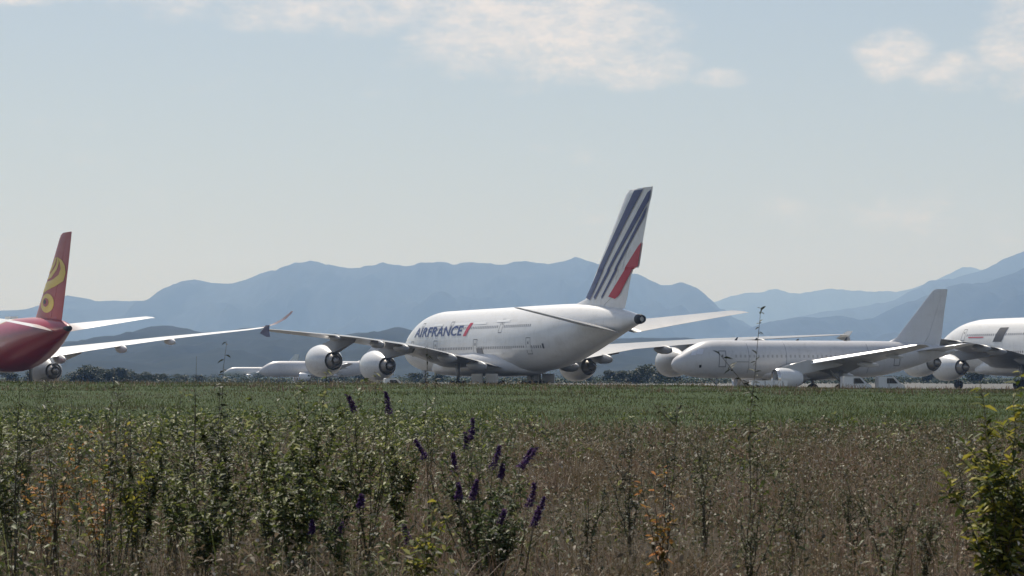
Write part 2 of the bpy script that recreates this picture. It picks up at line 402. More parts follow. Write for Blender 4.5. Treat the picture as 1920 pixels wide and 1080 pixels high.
    def engines(s, m=None):
        for (y, a, z, sc_) in s.S['engines']:
            for sgn in (1, -1):
                e = MB(); c = s.P(a, sgn * y, z); k = sc_
                outer = [(-5.1 * k, 1.12 * k), (-4.6 * k, 1.34 * k), (-3.7 * k, 1.66 * k), (-2.5 * k, 1.88 * k), (-1.2 * k, 1.93 * k), (-.5 * k, 1.85 * k), (-.12 * k, 1.70 * k), (0, 1.6 * k), (-.1 * k, 1.5 * k), (-.5 * k, 1.44 * k), (-1.3 * k, 1.5 * k)]
                e.lathe_x(outer, c, 40, False, False)
                e.lathe_x([(-5.1 * k, 1.12 * k), (-4.9 * k, 1.08 * k), (-3.6 * k, 1.2 * k)], c, 40, False, False)
                eo = e.build('engine', s.mats['eng'], s.root)
                l = MB(); l.lathe_x([(-.5 * k, 1.862 * k), (-.12 * k, 1.715 * k), (.015 * k, 1.6 * k), (-.1 * k, 1.485 * k), (-.4 * k, 1.43 * k)], c, 40, False, False); l.build('intake_lip', M_METAL, eo)
                f = MB(); f.lathe_x([(-1.2 * k, 1.49 * k), (-1.22 * k, .5 * k), (-.75 * k, .22 * k), (-.6 * k, .02)], c, 24, False, True)
                for q in range(20):
                    t = 2 * math.pi * q / 20
                    p0 = Vector((c[0] - 1.15 * k, c[1] + .4 * k * math.cos(t), c[2] + .4 * k * math.sin(t))); p1 = Vector((c[0] - 1.1 * k, c[1] + 1.45 * k * math.cos(t + .18), c[2] + 1.45 * k * math.sin(t + .18)))
                    w_ = Vector((.08 * k, -.12 * k * math.sin(t), .12 * k * math.cos(t)))
                    b0 = len(f.v); f.v += [tuple(p0 - w_), tuple(p0 + w_), tuple(p1 + w_ * 1.6), tuple(p1 - w_ * 1.6)]; f.f.append((b0, b0 + 1, b0 + 2, b0 + 3))
                f.build('fan', M_DGREY, eo)
                x = MB(); x.lathe_x([(-3.55 * k, 1.18 * k), (-3.6 * k, 1.0 * k), (-4.9 * k, .98 * k), (-6.0 * k, .66 * k), (-6.05 * k, .6 * k), (-5.6 * k, .55 * k)], c, 28, False, False); x.build('core_nozzle', M_HOT, eo)
                x = MB(); x.lathe_x([(-5.5 * k, .55 * k), (-6.1 * k, .42 * k), (-6.8 * k, .15 * k), (-6.95 * k, .02)], c, 20, True, True); x.build('exhaust_cone', M_HOT, eo)
                # pylon: swept plate from the cowl top to the wing underside
                zl = s.wz(y, 0.04); zt_ = s.wz(y, .45); w_ = s.S['wing']; ys_ = [q[0] for q in w_]
                le = float(np.interp(y, ys_, [q[1] for q in w_])); te = float(np.interp(y, ys_, [q[2] for q in w_])); ch = le - te
                thk = .055 * ch
                top = [(a - 1.0 * k, z + 1.88 * k), (le + .3, zl + .10), (le - .15 * ch, s.wz(y, .15) + .01 * ch), (le - .5 * ch, s.wz(y, .5)), (le - .72 * ch, s.wz(y, .7) - .01 * ch)]
                bot = [(a - 1.2 * k, z + 1.5 * k), (a - 3.2 * k, z + 1.1 * k), (a - 4.9 * k, z + .85 * k), (a - 5.9 * k, z + .95 * k), (le - .66 * ch, s.wz(y, .66) - .055 * ch)]
                hw = [.05 * k, .25 * k, .34 * k, .36 * k, .08 * k]
                pm = MB(); rr = []
                for (ta, tz), (ba, bz), h in zip(top, bot, hw):
                    rr.append([s.P(ta, sgn * y - h, tz), s.P(ta, sgn * y + h, tz), s.P(ba, sgn * y + h, bz), s.P(ba, sgn * y - h, bz)])
                pm.rings(rr); pm.build('pylon', s.mats['wing'] if s.S.get('darkpylon') is None else M_UNDER, eo, autosmooth=30)
    def tail(s):
        for sgn in (1, -1):
            mb = MB(); mb.rings(s.wing_mesh(s.S['stab'], sgn, .10, .09, s.S.get('stw', 6.2), s.S.get('stw', 6.2) - 1.5, .0, .02)); mb.build('horizontal_stabilizer', s.mats.get('stab', s.mats['wing']), s.root)
        f = s.S['fin']                           # (z, LE a, TE a)
        def fr(u0, u1, rows):
            rs = []
            for z, le, te in rows:
                ch = le - te; up = []
                n = 10
                for i in range(n + 1):
                    x = u0 + (u1 - u0) * i / n; up.append((le - x * ch, s.ft(x, ch)))
                rs.append([s.P(a, h, z) for a, h in up] + [s.P(a, -h, z) for a, h in up[::-1]])
            return rs
        mb = MB(); mb.rings(fr(0, .68, f)); s.fin = mb.build('tail_fin', s.mats['fin'], s.root, autosmooth=40)
        mb = MB(); mb.rings(fr(.688, 1, f)); s.rud = mb.build('rudder', s.mats['fin'], s.root, autosmooth=40)
    def ft(s, x, ch):
        x = min(1, max(0, x)); return .10 / .2 * (.2969 * math.sqrt(x) - .126 * x - .3516 * x * x + .2843 * x ** 3 - .1036 * x ** 4) * ch + .012
    def fin_at(s, a, z, sgn, off):
        f = s.S['fin']; zs = [q[0] for q in f]
        le = float(np.interp(z, zs, [q[1] for q in f])); te = float(np.interp(z, zs, [q[2] for q in f])); ch = le - te
        a = min(max(a, te), le)
        return s.P(a, sgn * (s.ft((le - a) / ch, ch) + off), z)
    def emblem(s, name, poly, m, off=.02, parent=None, both=True, dz=.35):
        """flat painted shape on both sides of the fin: the outline is sliced into rows and laid on the fin's surface"""
        mb = MB(); zs = [p[1] for p in poly]; z0, z1 = min(zs), max(zs); n = max(2, int((z1 - z0) / dz))
        def cut(z):
            xs_ = []
            for (xa, za), (xb, zb) in zip(poly, poly[1:] + poly[:1]):
                if (za <= z < zb) or (zb <= z < za): xs_.append(xa + (xb - xa) * (z - za) / (zb - za))
            return sorted(xs_)
        for sgn in ((1, -1) if both else (1,)):
            for i in range(n):
                za, zb = z0 + (z1 - z0) * i / n + 1e-4, z0 + (z1 - z0) * (i + 1) / n - 1e-4
                ca, cb = cut(za), cut(zb)
                if len(ca) != len(cb):
                    cm = cut((za + zb) / 2)
                    if len(ca) == len(cm): cb = ca
                    elif len(cb) == len(cm): ca = cb
                    else: ca = cb = cm
                for k in range(0, len(ca) - 1, 2):
                    b0 = len(mb.v); seg = 5
                    for (xx0, xx1, z) in ((ca[k], ca[k + 1], za), (cb[k], cb[k + 1], zb)):
                        mb.v += [s.fin_at(xx0 + (xx1 - xx0) * q / seg, z, sgn, off) for q in range(seg + 1)]
                    for q in range(seg): mb.f.append((b0 + q, b0 + q + 1, b0 + seg + 2 + q, b0 + seg + 1 + q))
        return mesh(name, mb.v, mb.f, m, parent or s.fin)
    def gear(s, a, y, zt, nwx, nwy, rw, dy=.55, dx=1.5, axle_z=None):
        mb = MB(); mb.tube(s.P(a, y, zt), s.P(a, y, rw + .05), .22 * rw / .6, .16 * rw / .6); mb.tube(s.P(a + 1.2, y, zt), s.P(a, y, rw + .7), .08)
        if nwx > 1: mb.tube(s.P(a - dx * (nwx - 1) / 2, y, rw), s.P(a + dx * (nwx - 1) / 2, y, rw), .16)
        g = mb.build('landing_gear', M_STEEL, s.root)
        for i in range(nwx):
            for j in range(nwy):
                cx = a + dx * (i - (nwx - 1) / 2); cy = y + dy * (j - (nwy - 1) / 2) * 2
                w = MB(); c = Vector(s.P(cx, cy, rw)); hw = rw * .34; n = 28
                pr = [(-hw, rw * .55), (-hw, rw * .85), (-hw * .7, rw * .97), (0, rw), (hw * .7, rw * .97), (hw, rw * .85), (hw, rw * .55)]
                w.rings([[(c.x + r * math.cos(2 * math.pi * q / n), c.y + u, c.z + r * math.sin(2 * math.pi * q / n)) for q in range(n)] for u, r in pr])
                w.build('wheel', M_TYRE, g, autosmooth=40)
        return g

# ---- big double deck airliner
BIG = dict(L=68.7, darkpylon=1, tw0=1.2, droop=.012, camber=.008, tt=.155,
    fus=[(0, .38, 8.62, 8.95, 8.3), (.8, .6, 8.6, 9.15, 8.05), (4, 1.15, 8.45, 9.75, 7.2), (8, 1.85, 8.1, 10.3, 6.1), (13, 2.6, 7.5, 10.72, 4.75), (19, 3.2, 6.8, 10.88, 3.35), (26, 3.52, 6.1, 10.9, 2.55), (33, 3.57, 5.9, 10.9, 2.45),
         (46, 3.57, 5.9, 10.9, 2.45), (54, 3.57, 5.9, 10.9, 2.45), (57.5, 3.5, 5.9, 10.74, 2.5), (61, 3.22, 5.8, 10.15, 2.62), (64, 2.7, 5.7, 9.05, 2.95), (66.3, 2.0, 5.6, 7.75, 3.5), (67.8, 1.2, 5.5, 6.7, 4.25), (68.5, .5, 5.45, 5.95, 4.95), (68.7, .05, 5.45, 5.5, 5.4)],
    wing=[(2.6, 51.5, 31.0, 3.55), (4.5, 49.4, 31.0, 3.9), (9, 45.6, 30.3, 4.75), (15, 41.2, 28.9, 5.75), (26, 32.0, 23.2, 6.65), (34, 25.2, 19.3, 7.05), (38.6, 21.0, 17.0, 7.3), (39.7, 19.2, 16.6, 7.35)],
    engines=[(14.7, 47.0, 3.3, 1.06), (25.2, 39.0, 3.9, 1.06)],
    fairings=[(6.5, 6.5, .75), (11, 6.2, .7), (18.5, 5.2, .6), (22.6, 4.8, .55), (29.5, 3.8, .4)],
    stab=[(1.0, 13.2, 3.4, 8.3), (5, 10.6, 2.7, 8.75), (14.4, 4.1, .6, 9.85), (14.8, 3.1, .4, 9.8)],
    fin=[(9.9, 19.5, 4.1), (10.75, 16.8, 3.7), (11.3, 14.1, 3.45), (12.9, 12.55, 2.85), (14.56, 11.2, 2.08), (14.6, 11.15, .68), (17.5, 8.7, -.27), (20.5, 6.1, -1.4), (23.2, 3.9, -2.6), (23.75, 2.9, -2.75), (23.8, 1.9, -2.8)])
def big_jet(label, px, D, th, titles):
    X = (px - 960) / FPX * D; t = R(th)
    loc = Vector((X, D, 0)) + Vector((-math.sin(t), math.cos(t), 0)) * BIG['L'] / 2
    p = Plane(BIG, 'airliner', loc, R(90) + t, label)
    p.fuselage(); p.wing(); p.engines(); p.tail()
    # belly fairing
    mb = MB(); rr = []
    for a, w, zt, zb in [(27, .8, 3.2, 2.5), (29.5, 2.7, 4.2, 2.2), (33, 3.85, 5.2, 1.95), (39, 4.1, 5.5, 1.9), (47, 4.0, 5.3, 1.9), (52, 3.6, 4.6, 2.05), (55.5, 2.4, 3.6, 2.3), (57, .8, 2.9, 2.5)]:
        zc = (zt + zb) / 2
        rr.append([p.P(a, w * math.copysign(abs(math.cos(q)) ** .6, math.cos(q)), zc + (zt - zb) / 2 * math.copysign(abs(math.sin(q)) ** .7, math.sin(q))) for q in [2 * math.pi * i / 36 for i in range(36)]])
    mb.rings(rr); mb.build('belly_fairing', M_OLDWHITE, p.root)
    # tail cone exhaust of the auxiliary power unit
    mb = MB(); mb.lathe_x([(.75, .60), (.3, .58), (-.25, .46), (-.3, .34), (0.1, .3)], p.P(0, 0, 8.6), 20, False, True); mb.build('tail_exhaust', M_DARK, p.root)
    for sgn in (1, -1):                           # wing tip fences
        mb = MB(); y = sgn * 39.75
        # tip fence, above and below the tip
        mb.rings([[p.P(19.4, y + .04, 6.95), p.P(16.4, y + .04, 7.15), p.P(16.4, y - .04, 7.15), p.P(19.4, y - .04, 6.95)], [p.P(17.0, y + .02 + sgn * .15, 7.85), p.P(15.8, y + .02 + sgn * .15, 7.85), p.P(15.8, y - .02 + sgn * .15, 7.85), p.P(17.0, y - .02 + sgn * .15, 7.85)]])
        mb.rings([[p.P(19.4, y + .04, 6.95), p.P(16.4, y + .04, 7.15), p.P(16.4, y - .04, 7.15), p.P(19.4, y - .04, 6.95)], [p.P(17.2, y + .02, 6.5), p.P(16.0, y + .02, 6.5), p.P(16.0, y - .02, 6.5), p.P(17.2, y - .02, 6.5)]])
        mb.build('wing_tip_fence', M_NAVY if titles and sgn > 0 else M_WHITE, p.root, False)
        for z, a0, a1 in ((5.45, 20, 62.5), (8.15, 23, 58.5)):
            mb = MB(); a = a0
            while a < a1:
                if not any(abs(a - q - .6) < .9 for q in ((59.6, 51, 38, 22.5) if z < 6 else (57, 47, 31))):
                    b0 = len(mb.v); mb.v += [p.side(a, z, sgn, .012), p.side(a + .24, z, sgn, .012), p.side(a + .24, z + .34, sgn, .012), p.side(a, z + .34, sgn, .012)]; mb.f.append((b0, b0 + 1, b0 + 2, b0 + 3))
                a += .53
            o = mesh('cabin_windows', mb.v, mb.f, M_SHADE, p.root); o['kind'] = 'stuff'
        for a in (59.6, 51, 38, 22.5): p.door(a, 4.7, 1.2, 2.1, sgn)
        for a in (57, 47, 31): p.door(a, 7.5, 1.0, 1.8, sgn)
        p.gear(34.5, sgn * 2.8, 2.6, 3, 2, .7, .42, 1.7); p.gear(38.8, sgn * 5.9, 4.2, 2, 2, .7, .42, 1.7)
        for a0, a1 in ((30.6, 34.2), (35.2, 38.6)):  # open gear doors hanging beside the legs
            mb = MB(); mb.box((p.P((a0 + a1) / 2, 0, 0)[0], sgn * 4.05, 1.72), (a1 - a0, .09, 1.15)); mb.build('gear_door', M_OLDWHITE, p.root, False)
    p.gear(63.3, 0, 3.3, 1, 2, .62, .3)
    for k in range(-3, 4):                        # cockpit panes low on the nose
        mb = MB()
        y = k * .62; a = 66.2 - abs(k) * .35
        z = 6.9
        q = [p.side(a, 6.55, 1 if k >= 0 else -1, .02), p.side(a - .4, 7.15, 1 if k >= 0 else -1, .02), p.side(a - 1.0, 7.15, 1 if k >= 0 else -1, .02), p.side(a - .6, 6.55, 1 if k >= 0 else -1, .02)]
        mesh('cockpit_window', q, [(0, 1, 2, 3)], M_GLASS, p.root)
    return p
def hull_text(p, body, a_left, z0, height, stretch, m, name='title_lettering', squeeze=1.0):
    cu = bpy.data.curves.new('t', 'FONT'); cu.body = body; cu.offset = .022; cu.resolution_u = 3; cu.space_character = 1.02
    o = bpy.data.objects.new('t', cu); C.objects.link(o)
    dg = bpy.context.evaluated_depsgraph_get(); me = bpy.data.meshes.new_from_object(o.evaluated_get(dg))
    bpy.data.objects.remove(o); bpy.data.curves.remove(cu)
    bm = bmesh.new(); bm.from_mesh(me)
    for _ in range(5):
        es = [e for e in bm.edges if e.calc_length() > .18]
        if not es: break
        bmesh.ops.subdivide_edges(bm, edges=es, cuts=1, use_grid_fill=False)
        bmesh.ops.triangulate(bm, faces=[f for f in bm.faces if len(f.verts) > 3])
    xs_ = [v.co.x for v in bm.verts]; x0, x1 = min(xs_), max(xs_); h = max(v.co.y for v in bm.verts)
    for v in bm.verts:
        u = (v.co.x - x0) * height / h * squeeze; w = v.co.y * height / h
        v.co = Vector(p.side(a_left - u, z0 + w, 1, .03))
    L = (x1 - x0) * height / h * squeeze
    bm.to_mesh(me); bm.free(); me.name = name
    return link(name, me, m, p.root, False), L

A = big_jet('white double deck airliner with navy and red striped tail fin, seen from behind', 1203, 262, 25.5, True)
S1 = [(13.38, 11.21), (11.75, 11.15), (8.9, 14.2), (5.75, 17.4), (2.5, 20.5), (-.9, 23.60), (1.02, 23.60)]
S2 = [(11.1, 11.18), (10.5, 11.16), (5.5, 15.75), (-2.1, 22.35), (-2.5, 23.47), (-2.09, 23.45)]
S3 = [(9.25, 11.17), (8.85, 11.16), (5.05, 14.73), (-.95, 20.45), (-1.7, 21.68), (-1.18, 21.3)]
S4 = [(7.65, 11.16), (5.92, 11.11), (5.0, 11.5), (2.25, 14.27), (2.12, 14.57), (.75, 14.61), (-.2, 17.5), (.35, 17.2)]
for k, (poly, mm) in enumerate(((S1, M_NAVY), (S2, M_NAVY), (S3, M_NAVY), (S4, M_RED))):
    o = A.emblem('fin_stripe', poly, mm, .085, dz=.3)
    if k == 3: o['label'] = 'red stripe low on the tail fin'
# titles: AIRFRANCE with a red stroke after it
tt, L = hull_text(A, 'AIRFRANCE', 59.8, 7.4, 1.3, 1, M_NAVY, squeeze=1.68)
A.patch('red_stroke', 59.8 - L - .6, 59.8 - L - 1.6, 7.25, 9.0, M_RED, 1, .02, skew=1.1)
# window bands whose shine is painted on as pale strips, small marks and a registration below
for a0, a1, z in ((41.5, 46.5, 8.75), (36.5, 40.5, 8.75), (29.5, 33.5, 8.9), (50.5, 53.5, 8.75)):
    A.patch('window_shine_band', a0, a1, z, z + .34, M_PALE, 1, .015)
for a0, a1, z in ((30.5, 36, 4.75), (22.5, 27.5, 5.25)): A.patch('window_shine_band', a0, a1, z, z + .28, M_PALE, 1, .015)
A.patch('vent_panel', 36.3, 38.2, 4.6, 5.6, M_LINE, 1, .015); A.patch('vent_panel', 19.3, 19.7, 5.4, 6.0, M_DGREY, 1, .015)

Bj = big_jet('plain white double deck airliner cut by the right edge, dark patch on its side', 2318, 302, 24.0, False)
pt = Bj.patch('dark_patch', 49.4, 47.2, 7.2, 9.4, M_DGREY, 1, .02, skew=.8)
Bj.patch('faint_marking', 56, 52, 7.9, 8.05, M_RED, 1, .02)

# ---- red tailed airliner at the left edge
def red_body():
    m, nt, b = mat('red_white_livery', None, .35, 0, .25)
    tc = N(nt, 'ShaderNodeTexCoord'); sp = N(nt, 'ShaderNodeSeparateXYZ'); nt.links.new(tc.outputs['Object'], sp.inputs[0])
    a = math_(nt, 'ADD', sp.outputs[0], 66.8 / 2)
    lim = math_(nt, 'ADD', math_(nt, 'MULTIPLY', math_(nt, 'SUBTRACT', 8.4, sp.outputs[2]), 3.4), 17.5)
    d = math_(nt, 'SUBTRACT', a, lim)
    n = nz(nt, tc.outputs['Object'], .8, 7, .6)
    c = ramp(nt, mapr(nt, d, -2, 2, 0, 1, False), [(.0, (.36, .011, .026)), (.49, (.36, .011, .026)), (.5, (.55, .36, .05)), (.66, (.55, .36, .05)), (.67, (.75, .75, .74))])
    c_node = c.node; c_node.color_ramp.interpolation = 'CONSTANT'
    mx = N(nt, 'ShaderNodeMix', data_type='RGBA', blend_type='MULTIPLY'); nt.links.new(mapr(nt, n, .45, .8, 0, .55), mx.inputs[0])
    nt.links.new(c, mx.inputs[6]); mx.inputs[7].default_value = (.55, .52, .5, 1); nt.links.new(mx.outputs[2], b.inputs['Base Color'])
    return m
REDJ = dict(L=66.8, tw0=2.2, droop=.015, camber=.01, mats=dict(body=red_body(), eng=M_UNDER2, fin=M_DRED, wing=M_WHITE, stab=M_WHITE),
    fus=[(0, .25, 6.95, 7.2, 6.7), (.6, .4, 6.95, 7.4, 6.5), (3, .95, 6.85, 7.85, 5.75), (7, 1.75, 6.55, 8.2, 4.6), (12, 2.5, 6.1, 8.38, 3.4), (17, 2.9, 5.7, 8.4, 2.65), (22, 2.98, 5.4, 8.4, 2.4), (40, 2.98, 5.4, 8.4, 2.4), (56, 2.98, 5.4, 8.4, 2.4), (60, 2.8, 5.3, 8.1, 2.5), (63, 2.3, 5.1, 7.3, 2.9), (65.5, 1.3, 4.8, 6.1, 3.6), (66.6, .4, 4.7, 5.1, 4.3), (66.8, .05, 4.7, 4.75, 4.65)],
    wing=[(2.0, 41.5, 26.0, 4.2), (5, 39.0, 26.3, 4.55), (10.5, 34.9, 25.8, 5.3), (20, 28.9, 23.6, 6.5), (28, 24.1, 21.2, 7.4), (30.0, 22.6, 20.4, 7.7)],
    winglet=[(29.98, 22.6, 20.4, 7.7), (31.1, 21.5, 19.6, 8.1), (32.0, 20.5, 19.0, 8.7), (32.5, 19.7, 18.6, 9.3), (32.7, 19.2, 18.5, 9.65)],
    engines=[(10.2, 44.5, 2.6, .90)],
    fairings=[(7.0, 5, .55), (14, 4.4, .5), (19.5, 4, .42)],
    stab=[(.8, 8.6, 2.6, 7.4), (9.2, 3.0, 1.0, 8.35), (9.6, 2.4, .8, 8.3)],
    fin=[(7.4, 13.6, 2.9), (8.2, 12.0, 2.6), (10.3, 9.85, 1.75), (13.5, 6.4, .55), (16.3, 3.7, -.35), (16.8, 3.1, -.5), (17.0, 2.4, -.55)])
t = R(28); X = (130 - 960) / FPX * 235
Rj = Plane(REDJ, 'airliner', Vector((X, 235, 0)) + Vector((-math.sin(t), math.cos(t), 0)) * 33.4, R(90) + t, 'red tailed airliner with a gold swirl on its fin at the left edge')
Rj.fuselage(); Rj.wing(); Rj.engines(); Rj.tail()
mb = MB(); mb.lathe_x([(.9, .47), (.2, .33), (-.15, .27), (-.2, .2)], Rj.P(0, 0, 6.95), 18, False, True); mb.build('tail_exhaust', M_DARK, Rj.root)
for sgn in (1, -1): Rj.gear(31.5, sgn * 5.0, 4.0, 2, 2, .68, .42, 1.6)
Rj.gear(60, 0, 3, 1, 2, .5, .28)
for sgn in (1, -1):
    mb = MB(); mb.rings(Rj.wing_mesh(REDJ['winglet'], sgn, .10, .09, -1, -1, .01, .0)); mb.build('winglet', M_WLET, Rj.root)
mb = MB(); mb.rings([[Rj.P(26, 3.2 * math.cos(q), 3.6 + 1.2 * math.sin(q)) for q in [2 * math.pi * i / 24 for i in range(24)]], [Rj.P(33, 3.5 * math.cos(q), 3.5 + 1.5 * math.sin(q)) for q in [2 * math.pi * i / 24 for i in range(24)]], [Rj.P(43, 2.6 * math.cos(q), 3.6 + 1.2 * math.sin(q)) for q in [2 * math.pi * i / 24 for i in range(24)]]])
mb.build('belly_fairing', M_OLDWHITE, Rj.root)
F1 = [(8.82, 10.97), (8.1, 11.73), (7.2, 12.04), (5.0, 12.17), (3.13, 12.64), (2.5, 13.26), (2.7, 13.92), (3.7, 14.57), (2.2, 14.18), (1.35, 13.55), (1.2, 12.78), (1.83, 11.94), (4.06, 11.47), (6.71, 11.12), (8.43, 10.83)]
F2 = [(7.28, 12.2), (5.38, 12.42), (3.61, 13.21), (2.95, 13.94), (3.5, 14.5), (3.8, 13.74), (4.72, 13.24), (6.13, 12.75)]
F3 = [(6.71, 12.9), (5.38, 13.16), (4.25, 13.8), (3.7, 14.5), (4.2, 14.5), (5.1, 13.85), (6.0, 13.45)]
def ring_poly(cx, cz, rx, rz, n=30, ph=0): return [(cx + rx * math.cos(ph + 2 * math.pi * i / n), cz + rz * math.sin(ph + 2 * math.pi * i / n)) for i in range(n)]
for F_ in (F1, F2, F3): Rj.emblem('gold_feather', F_, M_GOLD, .03, dz=.12)
ro, ri = ring_poly(6.7, 9.75, 2.1, 1.02), ring_poly(7.1, 9.85, .95, .48)
# the ring is drawn as two half bands so each outline stays simple
def band(lo, hi):
    o_ = [p for p in ro if lo <= p[1] <= hi]
    return o_
Rj.emblem('gold_ring', ro, M_GOLD, .03, dz=.08)
Rj.emblem('ring_eye', ri, M_DRED, .06, dz=.08); Rj.emblem('ring_pupil', ring_poly(7.3, 9.9, .42, .24), M_DGREY, .09, dz=.06)
mb = MB(); y = 0
Rj.patch('white_letter', 24.8, 23.4, 5.35, 6.2, M_PALE, 1, .02)
mb = MB(); mb.box(Rj.P(22, 0, 8.5), (2.2, .9, .35)); mb.build('antenna_fairing', M_WHITE, Rj.root, False)

# ---- narrow body airliners
M_NB = paint('grey_white_paint', (.62, .61, .62), .3, .16)
M_NBF = paint('narrow_fin_white', (.74, .73, .74), .3, .12)
M_NBW = paint('narrow_wing_grey', (.50, .49, .48), .3, .12)
M_FOIL = mat('silver_foil_cover', (.8, .8, .8), .28, 1.0)[0]
M_SLAT = mat('polished_slat', (.9, .9, .89), .36, 1.0)[0]
NARROW = dict(L=33.84, tw0=5.5, droop=.09, stw=2, metal_slat=True, slat=5, nose=.07, mats=dict(body=M_NB, fin=M_NBF, wing=M_NBW, stab=M_NB),
    fus=[(0, .18, 4.85, 5.05, 4.65), (.5, .3, 4.85, 5.15, 4.5), (2.5, .7, 4.7, 5.5, 3.85), (5.5, 1.25, 4.4, 5.78, 2.9), (9, 1.75, 4.05, 5.88, 2.05), (12, 1.95, 3.85, 5.9, 1.78), (20, 1.975, 3.83, 5.9, 1.76), (28.5, 1.975, 3.83, 5.9, 1.76), (30.2, 1.85, 3.78, 5.75, 1.8), (31.6, 1.58, 3.65, 5.2, 1.95), (32.8, 1.12, 3.45, 4.4, 2.25), (33.5, .62, 3.3, 3.85, 2.65), (33.84, .05, 3.2, 3.25, 3.15)],
    wing=[(1.4, 22.8, 15.0, 3.0), (6.2, 19.9, 14.6, 3.7), (12, 16.4, 12.9, 4.5), (16.6, 13.7, 11.6, 5.15), (17.0, 13.2, 11.5, 5.2)],
    engines=[(5.75, 24.2, 1.72, .60)],
    fairings=[(3.6, 2.6, .3), (8.2, 2.6, .28), (12.2, 2.2, .22)],
    stab=[(.5, 5.6, 1.5, 4.95), (6.0, 2.3, .6, 5.55), (6.22, 1.9, .5, 5.58)],
    fin=[(5.3, 9.4, 1.9), (5.9, 7.9, 1.75), (6.3, 7.1, 1.6), (9.0, 4.8, 1.25), (11.5, 2.7, .85), (11.75, 2.3, .82)])
def narrow(label, npx, D, ph, detail=True, group=None):
    t = R(ph); X = (npx - 960) / FPX * D
    loc = Vector((X, D, 0)) + Vector((math.cos(t), math.sin(t), 0)) * NARROW['L'] / 2
    p = Plane(NARROW, 'airliner', loc, math.pi + t, label, group=group)
    p.fuselage(); p.wing(); p.engines(); p.tail()
    mb = MB(); rr = []
    for a, w, zt, zb in [(12, .5, 2.6, 1.9), (14, 1.7, 3.0, 1.6), (18, 2.1, 3.3, 1.5), (22, 1.9, 3.0, 1.55), (24.5, .6, 2.4, 1.9)]:
        zc = (zt + zb) / 2; rr.append([p.P(a, w * math.cos(q), zc + (zt - zb) / 2 * math.sin(q)) for q in [2 * math.pi * i / 28 for i in range(28)]])
    mb.rings(rr); mb.build('belly_fairing', M_NB, p.root)
    for sgn in (1, -1): p.gear(15.6, sgn * 3.8, 2.6, 1, 2, .57, .24)
    p.gear(28.6, 0, 2.2, 1, 2, .38, .16)
    if detail:
        for sgn in (1, -1):
            p.door(28.2, 2.95, .85, 1.8, sgn); p.door(7.4, 3.1, .8, 1.7, sgn)
            for k, (z0, z1, a0, a1) in enumerate(((4.25, 4.75, 32.05, 31.55), (4.35, 4.95, 31.45, 30.85))):
                p.patch('cockpit_window', a0, a1, z0, z1, M_FOIL, sgn, .012, skew=.25, na=3, nz_=3)
            mb = MB(); a = 10.0
            while a < 27.3:
                b0 = len(mb.v); mb.v += [p.side(a, 4.0, sgn, .01), p.side(a + .2, 4.0, sgn, .01), p.side(a + .2, 4.3, sgn, .01), p.side(a, 4.3, sgn, .01)]; mb.f.append((b0, b0 + 1, b0 + 2, b0 + 3)); a += .53
            o = mesh('cabin_windows', mb.v, mb.f, M_COVER, p.root); o['kind'] = 'stuff'
            for a0 in (25.6, 21.2, 11.4): p.patch('panel_seam', a0, a0 - .05, 2.3, 5.75, M_SHADE, sgn, .006, na=1, nz_=14, th=.006)
            p.patch('small_marking', 27.0, 25.6, 3.5, 3.56, M_LINE, sgn)
            p.patch('round_port', 31.2, 30.95, 2.9, 3.2, M_DARK, sgn, na=3, nz_=3); p.patch('round_port', 17.3, 16.8, 3.5, 3.9, M_DARK, sgn, na=3, nz_=3)
        for a, h in ((26.2, .35), (23.9, .3), (13.2, .45), (19, .22)):
            mb = MB(); mb.rings([[p.P(a + .35, .03, 5.85), p.P(a, .03, 5.85), p.P(a, -.03, 5.85), p.P(a + .35, -.03, 5.85)], [p.P(a, .015, 5.88 + h), p.P(a - .15, .015, 5.88 + h), p.P(a - .15, -.015, 5.88 + h), p.P(a, -.015, 5.88 + h)]])
            mb.build('antenna', M_DGREY, p.root, False)
    return p
NJ = narrow('plain grey narrow airliner seen side on, nose toward the striped tail jet', 1258, 245, 16)
narrow('small pale airliner far behind the left wing engines of the striped tail jet', 486, 590, 12, False)
narrow('small far airliner farther left, its low fuselage just above the grass', 420, 1000, 8, False)

